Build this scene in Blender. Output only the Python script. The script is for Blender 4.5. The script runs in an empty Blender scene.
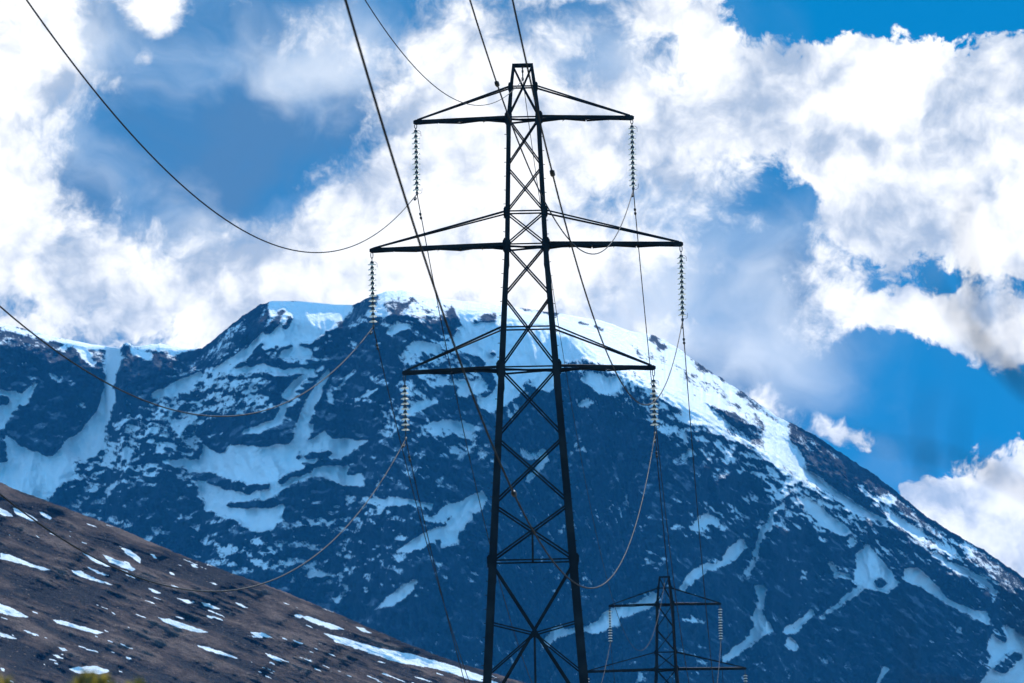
import bpy, bmesh, math, random
import numpy as np
from mathutils import Vector, Matrix

random.seed(7)
rng = np.random.default_rng(11)
S = bpy.context.scene
COL = S.collection
R = math.radians

# ------------------------------------------------------------------ camera
W, H = 1024, 683
LENS = 300.0
F = LENS / 36.0 * W
ROLL = R(1.2)
PITCH = math.atan((878.0 - 341.5) / F)
CAM = np.array([0.0, 0.0, 1.7])
FW = np.array([0, math.cos(PITCH), math.sin(PITCH)])
UP = np.array([0, -math.sin(PITCH), math.cos(PITCH)])
RT = np.array([1.0, 0, 0])


def ray(x, y):
    """direction (per unit of depth along world y) seen at a place in the photograph"""
    x = np.asarray(x, float) - 512.0
    y = np.asarray(y, float) - 341.5
    c, s = math.cos(ROLL), math.sin(ROLL)
    dx, dy = x * c - y * s, x * s + y * c
    d = FW + RT * (dx / F)[..., None] - UP * (dy / F)[..., None]
    return d / d[..., 1:2]


def at(x, y, Y):
    return CAM + ray([x], [y])[0] * Y


cam = bpy.data.cameras.new('camera')
cam.lens = LENS
cam.sensor_width = 36.0
cam.clip_start = 0.5
cam.clip_end = 60000.0
co = bpy.data.objects.new('camera', cam)
COL.objects.link(co)
c, s = math.cos(ROLL), math.sin(ROLL)
xr = RT * c - UP * s * -1.0
# image x axis and y axis in world space (roll)
ex = RT * c + UP * (-s) * -1.0
# photo +x = (cos, sin) in derolled (right, down): right*c + down*s  -> down = -UP
ex = RT * c - UP * s
ey = RT * s + UP * c
m = Matrix.Identity(4)
for i in range(3):
    m[i][0], m[i][1], m[i][2], m[i][3] = ex[i], ey[i], -FW[i], CAM[i]
co.matrix_world = m
S.camera = co
cam.dof.use_dof = True
cam.dof.focus_distance = 275.0
cam.dof.aperture_fstop = 11.0

S.view_settings.view_transform = 'Standard'
S.view_settings.look = 'None'
S.view_settings.exposure = 0.4
S.view_settings.gamma = 1.0
S.cycles.max_bounces = 6
S.cycles.volume_bounces = 1
S.cycles.transparent_max_bounces = 16


# ------------------------------------------------------------------ helpers
def tag(o, label=None, cat=None, group=None, kind=None):
    if label: o['label'] = label
    if cat: o['category'] = cat
    if group: o['group'] = group
    if kind: o['kind'] = kind
    return o


def empty(name, loc=(0, 0, 0), rz=0.0):
    o = bpy.data.objects.new(name, None)
    COL.objects.link(o)
    o.location = loc
    o.rotation_euler = (0, 0, rz)
    o.empty_display_size = 0.5
    return o


def link(name, me, parent=None, loc=None):
    o = bpy.data.objects.new(name, me)
    COL.objects.link(o)
    if parent is not None: o.parent = parent
    if loc is not None: o.location = loc
    return o


def copy_tree(o, parent=None):
    c_ = o.copy()
    COL.objects.link(c_)
    c_.parent = parent
    for ch in list(o.children):
        copy_tree(ch, c_)
    return c_


def mesh(name, v, f, mat, smooth=False):
    me = bpy.data.meshes.new(name)
    me.from_pydata([tuple(p) for p in v], [], f)
    me.materials.append(mat)
    if smooth:
        me.polygons.foreach_set('use_smooth', [True] * len(me.polygons))
    me.update()
    return me


def grid_mesh(name, P, mat, attrs=None):
    """P: rows x cols x 3"""
    r, c_ = P.shape[:2]
    me = bpy.data.meshes.new(name)
    me.vertices.add(r * c_)
    me.vertices.foreach_set('co', P.reshape(-1).astype(np.float32))
    i = np.arange(r * c_).reshape(r, c_)
    q = np.stack([i[:-1, :-1], i[1:, :-1], i[1:, 1:], i[:-1, 1:]], -1).reshape(-1, 4)
    n = len(q)
    me.loops.add(n * 4)
    me.loops.foreach_set('vertex_index', q.reshape(-1).astype(np.int32))
    me.polygons.add(n)
    me.polygons.foreach_set('loop_start', np.arange(0, n * 4, 4, dtype=np.int32))
    me.polygons.foreach_set('use_smooth', np.ones(n, dtype=bool))
    me.update(calc_edges=True)
    me.validate()
    for k, a in (attrs or {}).items():
        at_ = me.attributes.new(k, 'FLOAT', 'POINT')
        at_.data.foreach_set('value', a.reshape(-1).astype(np.float32))
    me.materials.append(mat)
    return me


class MB:
    def __init__(self): self.v = []; self.f = []

    def prism(self, prof, a, b, ux, uy, prof2=None):
        """closed 2D profile swept a->b in the (ux,uy) frame"""
        n = len(self.v)
        p2 = prof2 or prof
        for (x, y) in prof: self.v.append(a + ux * x + uy * y)
        for (x, y) in p2: self.v.append(b + ux * x + uy * y)
        k = len(prof)
        for i in range(k):
            j = (i + 1) % k
            self.f.append((n + i, n + j, n + k + j, n + k + i))
        self.f.append(tuple(n + i for i in reversed(range(k))))
        self.f.append(tuple(n + k + i for i in range(k)))

    def angle(self, a, b, w, out, t=None, w2=None):
        """L-section steel angle from a to b; 'out' points to the outer side"""
        a, b, out = Vector(a), Vector(b), Vector(out)
        d = (b - a).normalized()
        uy = (out - d * out.dot(d)).normalized()
        ux = d.cross(uy).normalized()
        t = t or max(0.008, w * 0.12)
        def prof(w): return [(-w / 2, 0), (w / 2, 0), (w / 2, -t), (-w / 2 + t, -t), (-w / 2 + t, -w), (-w / 2, -w)]
        self.prism(prof(w), a, b, ux, uy, prof(w2) if w2 else None)

    def corner(self, a, b, sx, sy, w, w2):
        """leg angle whose heel sits on the tower corner (sx,sy)"""
        def prof(w):
            t = max(0.012, w * .1)
            p = [(0, 0), (-w, 0), (-w, -t), (-t, -t), (-t, -w), (0, -w)]
            return [(x * sx, y * sy) for x, y in p]
        self.prism(prof(w), Vector(a), Vector(b), Vector((1, 0, 0)), Vector((0, 1, 0)), prof(w2))

    def plate(self, c_, nx, ny, nz, hx, hz, t):
        """flat plate, hx wide, hz tall, normal ny"""
        c_ = Vector(c_); nx = Vector(nx); ny = Vector(ny); nz = Vector(nz)
        pr = [(-hx, -hz * .55), (-hx * .55, -hz), (hx * .55, -hz), (hx, -hz * .55), (hx, hz * .55), (hx * .55, hz), (-hx * .55, hz), (-hx, hz * .55)]
        self.prism(pr, c_ - ny * t, c_ + ny * t, nx, nz)

    def tube(self, pts, rad, n=8, cap=True):
        pts = [Vector(p) for p in pts]
        if not hasattr(rad, '__len__'): rad = [rad] * len(pts)
        base = len(self.v)
        ref = Vector((0.31, 0.17, 0.93))
        for i, p in enumerate(pts):
            d = (pts[min(i + 1, len(pts) - 1)] - pts[max(i - 1, 0)])
            d = d.normalized() if d.length > 0 else Vector((0, 0, 1))
            u = d.cross(ref)
            if u.length < 1e-3: u = d.cross(Vector((1, 0, 0)))
            u.normalize(); w_ = d.cross(u)
            for k in range(n):
                a_ = 2 * math.pi * k / n
                self.v.append(p + (u * math.cos(a_) + w_ * math.sin(a_)) * rad[i])
        for i in range(len(pts) - 1):
            for k in range(n):
                k2 = (k + 1) % n
                self.f.append((base + i * n + k, base + i * n + k2, base + (i + 1) * n + k2, base + (i + 1) * n + k))
        if cap:
            self.f.append(tuple(base + k for k in reversed(range(n))))
            e = base + (len(pts) - 1) * n
            self.f.append(tuple(e + k for k in range(n)))

    def lathe(self, prof, n=20, c_=(0, 0, 0)):
        b = len(self.v); c_ = Vector(c_)
        for (r_, z) in prof:
            for k in range(n):
                a_ = 2 * math.pi * k / n
                self.v.append(c_ + Vector((r_ * math.cos(a_), r_ * math.sin(a_), z)))
        for i in range(len(prof) - 1):
            for k in range(n):
                k2 = (k + 1) % n
                self.f.append((b + i * n + k, b + (i + 1) * n + k, b + (i + 1) * n + k2, b + i * n + k2))

    def me(self, name, mat, smooth=False): return mesh(name, self.v, self.f, mat, smooth)

    def build(self, name, mat, parent=None, smooth=False): return link(name, self.me(name, mat, smooth), parent)


# ------------------------------------------------------------------ node helper
class NT:
    def __init__(self, tree):
        self.t = tree
        tree.nodes.clear()

    def n(self, typ, **kw):
        nd = self.t.nodes.new(typ)
        for k, v in kw.items(): setattr(nd, k, v)
        return nd

    def put(self, sock, v):
        if isinstance(v, bpy.types.NodeSocket): self.t.links.new(v, sock)
        elif v is not None:
            sock.default_value = v

    def math(self, op, a, b=None, c_=None, clamp=False):
        nd = self.n('ShaderNodeMath', operation=op, use_clamp=clamp)
        self.put(nd.inputs[0], a)
        if b is not None: self.put(nd.inputs[1], b)
        if c_ is not None: self.put(nd.inputs[2], c_)
        return nd.outputs[0]

    def vmath(self, op, a, b=None, c_=None):
        nd = self.n('ShaderNodeVectorMath', operation=op)
        self.put(nd.inputs[0], a)
        if b is not None: self.put(nd.inputs[1], b)
        if c_ is not None: self.put(nd.inputs[2], c_)
        return nd.outputs[1] if op in ('LENGTH', 'DOT_PRODUCT') else nd.outputs[0]

    def noise(self, vec, scale, detail=4, rough=.55, lac=2.0, dist=0.0, dim='3D', typ='FBM'):
        nd = self.n('ShaderNodeTexNoise', noise_dimensions=dim)
        nd.noise_type = typ
        if vec is not None: self.put(nd.inputs['Vector'], vec)
        nd.inputs['Scale'].default_value = scale
        nd.inputs['Detail'].default_value = detail
        nd.inputs['Roughness'].default_value = rough
        nd.inputs['Lacunarity'].default_value = lac
        nd.inputs['Distortion'].default_value = dist
        return nd

    def smooth(self, v, lo, hi, a=0.0, b=1.0):
        nd = self.n('ShaderNodeMapRange', interpolation_type='SMOOTHSTEP')
        self.put(nd.inputs[0], v); self.put(nd.inputs[1], lo); self.put(nd.inputs[2], hi)
        self.put(nd.inputs[3], a); self.put(nd.inputs[4], b)
        return nd.outputs[0]

    def mix(self, f, a, b):
        nd = self.n('ShaderNodeMix', data_type='RGBA')
        self.put(nd.inputs[0], f)
        for i, v in ((6, a), (7, b)):
            self.put(nd.inputs[i], v if isinstance(v, bpy.types.NodeSocket) else (*v, 1.0))
        return nd.outputs[2]

    def attr(self, name):
        nd = self.n('ShaderNodeAttribute', attribute_name=name)
        return nd.outputs['Fac']


def new_mat(name):
    mt = bpy.data.materials.new(name)
    mt.use_nodes = True
    return mt, NT(mt.node_tree)


def principled(t, col, rough=.7, metal=0.0, bump=None, **kw):
    p = t.n('ShaderNodeBsdfPrincipled')
    t.put(p.inputs['Base Color'], col if isinstance(col, bpy.types.NodeSocket) else (*col, 1))
    t.put(p.inputs['Roughness'], rough)
    p.inputs['Metallic'].default_value = metal
    for k, v in kw.items(): t.put(p.inputs[k], v)
    if bump is not None:
        b = t.n('ShaderNodeBump')
        t.put(b.inputs['Height'], bump[0]); b.inputs['Strength'].default_value = bump[1]; b.inputs['Distance'].default_value = bump[2]
        t.t.links.new(b.outputs[0], p.inputs['Normal'])
    return p


def out(t, surf):
    o = t.n('ShaderNodeOutputMaterial')
    t.t.links.new(surf.outputs[0] if not isinstance(surf, bpy.types.NodeSocket) else surf, o.inputs['Surface'])


def mottled(name, a, b, scale, rough=.6, metal=0.0, detail=4, spec=.2):
    mt, t = new_mat(name)
    tc = t.n('ShaderNodeTexCoord')
    nz = t.noise(tc.outputs['Object'], scale, detail)
    out(t, principled(t, t.mix(t.smooth(nz.outputs[0], .35, .65), a, b), rough, metal, **{'Specular IOR Level': spec, 'Specular Tint': (.72, .85, 1.0, 1)}))
    return mt


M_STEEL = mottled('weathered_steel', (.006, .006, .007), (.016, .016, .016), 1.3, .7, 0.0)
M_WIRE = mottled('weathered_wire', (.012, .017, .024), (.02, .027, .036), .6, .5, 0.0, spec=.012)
M_FIT = mottled('galvanised_fitting', (.03, .03, .032), (.07, .07, .07), 6, .6, .3)
M_BARK = mottled('bark', (.012, .012, .013), (.03, .028, .027), 30, .9)


def glass_disc():
    mt, t = new_mat('pale_glazed_glass')
    tc = t.n('ShaderNodeTexCoord')
    nz = t.noise(tc.outputs['Object'], 9, 3)
    colr = t.mix(nz.outputs[0], (.90, .89, .82), (.97, .96, .93))
    p = principled(t, colr, .18)
    tr = t.n('ShaderNodeBsdfTranslucent')
    t.put(tr.inputs[0], colr)
    mx = t.n('ShaderNodeMixShader'); mx.inputs[0].default_value = .9
    t.t.links.new(p.outputs[0], mx.inputs[1]); t.t.links.new(tr.outputs[0], mx.inputs[2])
    out(t, mx)
    return mt


M_GLASS = glass_disc()
M_CLEAR, t = new_mat('clear_glass')
tr = t.n('ShaderNodeBsdfTransparent'); tr.inputs[0].default_value = (.97, .98, .97, 1)
gl = t.n('ShaderNodeBsdfGlossy'); gl.inputs['Roughness'].default_value = .12
mx = t.n('ShaderNodeMixShader'); mx.inputs[0].default_value = .08
t.t.links.new(tr.outputs[0], mx.inputs[1]); t.t.links.new(gl.outputs[0], mx.inputs[2])
out(t, mx)

# ------------------------------------------------------------------ pylons
D1, D2 = 256.0, 503.0
AX1 = at(522.5, 65.5, D1)
BASE1 = np.array([AX1[0], D1, 0.0])


def zlev(y):
    """height of a lattice level that the photograph shows at row y on the tower's axis"""
    return at(522.5 + (y - 65.5) * .0218, y, D1)[2]


PX = D1 / F
LV = [(65.5, 21), (87, 27), (118, 34), (166.6, 38), (212, 41), (245, 43), (296, 50.2), (328, 54.8), (368, 60.4), (437, 70.2), (504, 79.7), (561, 87.8)]
Z = [zlev(y) for y, w in LV]
HW = [w * PX / 2 for y, w in LV]
zmid = zlev(634); hwmid = 98 * PX / 2
zlow = zlev(717); hwlow = 109.8 * PX / 2
zbase = -0.3; hwbase = 141.5 * PX / 2
TIPS = []   # (x, z) of the six arm tips in the tower frame
ARMS = [(2, 1, 217 * PX / 2, zlev(119.3)), (5, 4, 310 * PX / 2, zlev(246.6)), (8, 7, 249.5 * PX / 2, zlev(369.6))]


def make_tower():
    root = empty('pylon')
    P = lambda z, h, sx, sy: Vector((sx * h, sy * h, z))
    corners = [(1, 1), (-1, 1), (-1, -1), (1, -1)]
    # legs
    for sx, sy in corners:
        b = MB()
        seq = [(zbase, hwbase, .255), (zlow, hwlow, .25), (Z[11], HW[11], .225), (Z[8], HW[8], .18), (Z[5], HW[5], .145), (Z[2], HW[2], .13), (Z[1], HW[1], .10), (Z[0], HW[0], .085)]
        for (z0, h0, w0), (z1, h1, w1) in zip(seq[:-1], seq[1:]):
            b.corner(P(z0, h0, sx, sy), P(z1, h1, sx, sy), sx, sy, w0, w1)
        # splice plates
        for q in (2, 3, 4, 5):
            z, h, w = seq[q]
            b.plate(P(z - .35, h + .02, sx, sy) + Vector((-sx * w * .5, 0, 0)), (1, 0, 0), (0, 1, 0), (0, 0, 1), w * .52, .38, .022)
        # step bolts on two opposite legs
        if sx * sy > 0:
            z = 3.0
            while z < Z[2]:
                h = float(np.interp(z, [q[0] for q in seq], [q[1] for q in seq]))
                b.tube([P(z, h, sx, sy), P(z, h, sx, sy) + Vector((sx * .06, 0, 0))], .011, 5)
                z += .42
        # concrete stub
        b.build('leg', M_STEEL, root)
        st = MB(); st.tube([P(-1.1, hwbase, sx, sy), P(.25, hwbase, sx, sy)], [.45, .33], 12)
        st.build('concrete_footing', M_CONC, root)
    faces = [((-1, -1), (1, -1), Vector((0, -1, 0))), ((1, 1), (-1, 1), Vector((0, 1, 0))), ((1, -1), (1, 1), Vector((1, 0, 0))), ((-1, 1), (-1, -1), Vector((-1, 0, 0)))]

    def bar(name, a, b_, w, o, inset=.012):
        k = MB(); k.angle(Vector(a) - o * inset, Vector(b_) - o * inset, w, o)
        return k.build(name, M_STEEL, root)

    xs = [(2, 3), (3, 4), (4, 5), (5, 6), (6, 8), (8, 9), (9, 10), (10, 11)]
    for (cA, cB, o) in faces:
        def pt(z, h, q, dz=0): return P(z, h, *q)
        for (i, j) in xs:
            w = .042 if i < 5 else (.048 if i < 9 else .052)
            for k_, (q0, q1) in enumerate(((cA, cB), (cB, cA))):
                bar('diagonal_brace', pt(Z[i], HW[i] - .03, q0), pt(Z[j], HW[j] - .03, q1), w, o, .02 + .012 * k_)
        for k_, (q0, q1) in enumerate(((cA, cB), (cB, cA))):
            bar('diagonal_brace', pt(Z[11], HW[11] - .04, q0), pt(zlow, hwlow - .04, q1), .06, o, .022 + .014 * k_)
            bar('diagonal_brace', pt(zlow, hwlow - .04, q0), pt(zbase + .3, hwbase - .06, q1), .06, o, .022 + .014 * k_)
        for i in (1, 2, 4, 5, 7, 8, 11):
            bar('horizontal_brace', pt(Z[i], HW[i] - .02, cA), pt(Z[i], HW[i] - .02, cB), .045, o, .05)
        bar('horizontal_brace', pt(zlow, hwlow - .02, cA), pt(zlow, hwlow - .02, cB), .08, o, .052)
        # secondary struts of the big lower panel
        ctr = o * (hwmid - .02) + Vector((0, 0, zmid))
        zu, hu = zlev(621.5), 96.5 * PX / 2
        zd, hd = zlev(677), 104.0 * PX / 2
        for q in (cA, cB):
            bar('secondary_strut', ctr, pt(zu, hu - .03, q), .042, o, .03)
            bar('secondary_strut', ctr, pt(zd, hd - .03, q), .042, o, .034)
        bar('secondary_strut', ctr, o * (hwlow - .02) + Vector((0, 0, zlow)), .06, o, .04)
        zx = zlev(528.3); hx = 83.2 * PX / 2
        bar('secondary_strut', o * (hx - .02) + Vector((0, 0, zx)), o * (HW[11] - .02) + Vector((0, 0, Z[11])), .055, o, .04)
        # peak: V above the top arm chord, inverted V below it
        mid1 = o * (HW[1] - .015) + Vector((0, 0, Z[1]))
        for q in (cA, cB):
            bar('peak_brace', mid1, pt(Z[0], HW[0] - .02, q), .038, o, .02)
            bar('peak_brace', mid1, pt(Z[2], HW[2] - .03, q), .042, o, .024)
        bar('peak_cap', pt(Z[0], HW[0], cA), pt(Z[0], HW[0], cB), .075, o, .0)
        # gusset plates at the arm joints
        n_x = Vector((abs(o.y), abs(o.x), 0))
        for i, hs in ((1, .075), (2, .11), (4, .09), (5, .12), (8, .135), (11, .11)):
            for q in (cA, cB):
                g = MB(); g.plate(pt(Z[i], HW[i], q) - n_x * (hs * .45 * (q[0] if o.y else q[1])) + o * .016, n_x, o, (0, 0, 1), hs, hs * 1.5, .007)
                g.build('gusset_plate', M_STEEL, root)
    # plan bracing
    for i in (2, 5, 8):
        for k_, (q0, q1) in enumerate((((-1, -1), (1, 1)), ((1, -1), (-1, 1)))):
            k = MB(); k.angle(P(Z[i] - .03 - .06 * k_, HW[i] - .04, *q0), P(Z[i] - .03 - .06 * k_, HW[i] - .04, *q1), .06, (0, 0, 1))
            k.build('plan_brace', M_STEEL, root)
    # earth wire bracket
    k = MB(); k.angle((0, -HW[0], Z[0] - .01), (0, HW[0], Z[0] - .01), .07, (0, 0, 1)); k.build('earth_wire_bracket', M_STEEL, root)
    # cross-arms
    for (ib, it, tip, zt) in ARMS:
        for sx in (-1, 1):
            T = Vector((sx * tip, 0, zt))
            lower = MB()
            big = .085 if ib != 5 else .105
            for sy in (-1, 1):
                lower.angle(P(Z[ib], HW[ib], sx, sy), T + Vector((0, sy * .05, 0)), big, (0, sy, -.1))
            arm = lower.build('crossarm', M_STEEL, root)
            up = None
            for sy in (-1, 1):
                k = MB(); k.angle(P(Z[it], HW[it], sx, sy), T + Vector((-sx * .05, sy * .05, .05)), .05, (0, sy, .3))
                k.build('upper_chord', M_STEEL, arm)
            # lacing between the lower chords
            nb = 4 if ib != 5 else 6
            def ch(f, sy): return P(Z[ib], HW[ib], sx, sy).lerp(T + Vector((0, sy * .05, 0)), f) + Vector((0, 0, -.05))
            lac = MB()
            for q in range(nb):
                f0, f1 = q / nb, (q + 1) / nb
                lac.angle(ch(f0, -1 if q % 2 else 1), ch(f1, 1 if q % 2 else -1), .05, (0, 0, 1))
                lac.angle(ch(f1, -1), ch(f1, 1), .045, (0, 0, 1))
            lac.build('lacing', M_STEEL, arm)
            pl = MB(); pl.plate(T + Vector((-sx * .08, 0, -.02)), (1, 0, 0), (0, 1, 0), (0, 0, 1), .15, .075, .06)
            pl.build('tip_plate', M_STEEL, arm)
    return root


M_CONC = mottled('concrete', (.25, .24, .22), (.4, .39, .37), 5, .9)
tower = make_tower()
tower.location = BASE1
tag(tower, 'tall dark steel lattice pylon with three crossarms filling the middle of the view', 'pylon', 'steel pylons of the power line')
tower2 = copy_tree(tower)
pk = at(664.2, 577, D2)
tower2.location = (pk[0], D2, pk[2] - Z[0])
YAW2 = R(0.8)
tower2.rotation_euler = (0, 0, YAW2)
tag(tower2, 'far smaller pylon low on the right, its base out of sight below the big one', 'pylon')
B2 = Vector(tower2.location)


# ------------------------------------------------------------------ insulator strings
def make_string(ndisc, top_link, total, label):
    """hangs down from (0,0,0); clamp at z=-total"""
    root = empty('insulator_string')
    k = MB()
    n = 12
    for q in range(2):
        z0 = -.02 - q * (top_link * .5)
        zz = [(math.cos(a) * .035, -top_link * .25 + math.sin(a) * top_link * .28 + z0) for a in [2 * math.pi * i / n for i in range(n + 1)]]
        k.tube([(x, 0, z) if q == 0 else (0, x, z) for x, z in zz], .013, 6)
    k.build('shackle', M_FIT, root)
    z = -top_link
    sp = .156
    for i in range(ndisc):
        d = link('insulator_disc', DISC, root, (0, 0, z))
        link('cap', CAP, d)
        z -= sp
    # arcing horns
    for zz, sg in ((-top_link + .03, 1), (z + .02, -1)):
        h = MB()
        h.tube([(0, 0, zz), (.09, 0, zz + .02 * sg), (.15, 0, zz - .03 * sg), (.155, 0, zz - .16 * sg)], .006, 6)
        h.build('arcing_horn', M_FIT, root)
    k = MB()
    k.tube([(0, 0, z + .1), (0, 0, -total + .05)], .016, 8)
    k.tube([(0, -.17, -total - .035), (0, -.1, -total), (0, 0, -total + .03), (0, .1, -total), (0, .17, -total - .035)], [.022, .034, .045, .034, .022], 8)
    k.build('suspension_clamp', M_FIT, root)
    return root


b = MB()
b.lathe([(.02, .0), (.05, -.002), (.085, -.012), (.118, -.032), (.127, -.046), (.122, -.052), (.1, -.044), (.098, -.056), (.086, -.056), (.082, -.04), (.066, -.038), (.064, -.052), (.052, -.052), (.046, -.034), (.02, -.034)], 24)
DISC = b.me('insulator_disc', M_GLASS, True)
DISC.materials.append(M_CLEAR)
for p_ in DISC.polygons:
    if p_.index // 24 >= 5: p_.material_index = 1
b = MB()
b.lathe([(.001, .075), (.03, .073), (.05, .05), (.056, .0), (.05, -.01), (.022, -.03), (.018, -.085), (.001, -.085)], 14)
CAP = b.me('cap', M_FIT, True)

GS = 'insulator strings hanging from the crossarms'
SPEC = {'T': (12, .27, 2.13), 'M': (12, .36, 2.27), 'B': (9, .40, 1.96)}
lv = {'T': 0, 'M': 1, 'B': 2}
names = {'T': 'top', 'M': 'middle', 'B': 'lowest'}
STR = {}
CL1, CL2 = {}, {}
for k_ in 'TMB':
    for sd, sx in (('L', -1), ('R', 1)):
        ib, it, tip, zt = ARMS[lv[k_]]
        o = make_string(*SPEC[k_], '') if sd == 'L' else copy_tree(STR[k_ + 'L'])
        STR[k_ + sd] = o
        o.location = (BASE1[0] + sx * tip, D1, zt - .05)
        extra = {'T': ', dark against cloud', 'M': '', 'B': ', short with white rims'}[k_]
        side = 'left' if sd == 'L' else 'right'
        tag(o, f'insulator string under the big pylon\'s {names[k_]} {side} crossarm tip{extra}', 'insulator', GS)
        CL1[k_ + sd] = np.array([o.location[0], D1, o.location[2] - SPEC[k_][2]])
        o2 = copy_tree(o)
        lx = Vector((sx * tip, 0, zt - .05)); lx.rotate(Matrix.Rotation(YAW2, 3, 'Z'))
        o2.location = B2 + lx
        o2.rotation_euler = (0, 0, YAW2)
        tag(o2, f'pale insulator string at the {side} end of the far small pylon\'s {names[k_]} crossarm', 'insulator', GS)
        CL2[k_ + sd] = np.array([o2.location[0], o2.location[1], o2.location[2] - SPEC[k_][2]])
CL1['EW'] = np.array([BASE1[0], D1, Z[0] - .42])
CL2['EW'] = np.array([B2[0], D2, B2[2] + Z[0] - .42])
for loc, lab in ((BASE1, 'small earth wire clamp hanging inside the open peak of the big pylon'), (np.array(B2), 'tiny earth wire clamp hanging inside the peak of the far pylon')):
    o = empty('earth_wire_clamp', (loc[0], loc[1], loc[2] + Z[0] - .04))
    tag(o, lab, 'clamp', 'earth wire clamps')
    k = MB(); k.tube([(0, 0, 0), (0, 0, -.34)], .02, 8); k.tube([(.03, 0, -.14), (-.03, 0, -.14)], .04, 8); k.build('link', M_FIT, o)
    k = MB(); k.tube([(0, -.15, -.4), (0, -.08, -.38), (0, 0, -.35), (0, .08, -.38), (0, .15, -.4)], [.02, .035, .045, .035, .02], 8); k.build('jaw', M_FIT, o)

# ------------------------------------------------------------------ conductors: photo traces give each span its sag
NEAR = dict(
TL=[(412,191),(385,225),(357,244),(310,253.5),(265,242.5),(225,222.5),(175,177.5),(125,124),(75,65),(25,0)],
ML=[(371,319),(334,365),(308,395),(280,406),(252,413.6),(219,417.3),(185.5,412.8),(156,404),(126,391),(92.8,375.7),(55.7,351),(26,328),(0,306.7)],
BL=[(403,437.7),(386,469.6),(369,499),(348,524.8),(322.5,550),(300,568),(274,580.7),(249.5,588),(218,591),(187,589.4),(156,583),(124.7,571),(93.5,557),(62.4,538.6),(31,516.8),(0,495.6)],
TR=[(632,191),(626.6,208.8),(617.8,233.4),(607,247.5),(591.4,252.7),(575.6,247.5),(561.5,231.6),(551,214),(531.6,171.9),(515.8,135),(505,105),(494.7,78.7),(482.4,40),(470,0)],
MR=[(680,331.5),(670.5,368),(659.7,393),(646.8,408),(638,405),(626,390),(613.6,368),(606,350),(595,319),(586,294.6),(578.3,270),(568.5,233.4),(552.7,177),(545.7,145.5),(533.4,92.7),(522.8,43.5),(512,0)],
BR=[(653.7,435.6),(648,470),(642,504),(629.5,541.7),(617,569.8),(604.5,582.9),(592,588.5),(579.6,585.4),(564,574.5),(548.4,554),(532.8,529),(514,498),(505,482),(479.6,410),(458,350.7),(443.5,308),(431,280),(410,215.8),(382,124),(357.6,40),(345,0)],
EW=[(498,100),(489,104.4),(477,105.5),(465.6,103.9),(449,96.9),(435,86),(418.7,71),(400,50),(365,0)])
FAR = dict(
TL=[(425,235.7),(430,269),(437,302),(450,376),(462.6,431),(475,482),(481,510),(486,529),(503,593),(510,616),(520,644.5),(531,679)],
ML=[(386,372),(403,440),(416,486.6),(428.6,550),(408,470),(420.5,510.5),(431.5,563.5),(442,601),(455,641.5),(464,683)],
BL=[(412.7,470),(420,503.5),(431,550),(427,532),(464,680)],
TR=[(639,243),(645.5,310),(647.4,325),(652,365),(658,440),(664,503.5),(670.6,560),(668.5,540),(676,596),(678,626),(682.5,656),(689,679.6)],
MR=[(690,397),(694,461),(698,520),(699.6,540),(705,594),(708,637),(713,680)],
BR=[(657,470),(664.6,540),(667.4,568)],
EW=[(526.6,104),(531,139),(566.6,393),(577,440),(590,503.5),(598.5,542),(607,578.7),(616,611),(624.5,632),(631,643),(644,646),(650,632),(654.5,613)])


def fit(A, pts, d, fixed_end=None):
    """height profile z(s) above A along the plan direction d, least squares through the traced points"""
    d = np.asarray(d, float)
    nrm = np.array([d[1], -d[0]])
    p = np.array(pts); r_ = ray(p[:, 0], p[:, 1])
    t = ((A[:2] - CAM[:2]) @ nrm) / (r_[:, :2] @ nrm)
    ok = (t > 30) & (t < 600)
    t, r_ = t[ok], r_[ok]
    Pp = CAM + r_ * t[:, None]
    s_ = ((Pp[:, :2] - A[:2]) @ d) / (d @ d)
    z = Pp[:, 2] - A[2]
    if fixed_end is None:
        Mx = np.stack([s_, s_ ** 2, (s_ / 100) ** 3], 1) / t[:, None]
        k = np.linalg.lstsq(Mx, z / t, rcond=None)[0]
        return lambda q: k[0] * q + k[1] * q * q + k[2] * (q / 100) ** 3, (Mx @ k - z / t) * F
    L, zE = fixed_end
    base = zE * s_ / L
    Mx = (s_ * (s_ - L))[:, None] / t[:, None]
    k = np.linalg.lstsq(Mx, (z - base) / t, rcond=None)[0]
    kk = float(np.clip(k[0], .00035, .0009))
    return lambda q: zE * q / L + kk * q * (q - L), kk


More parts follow.
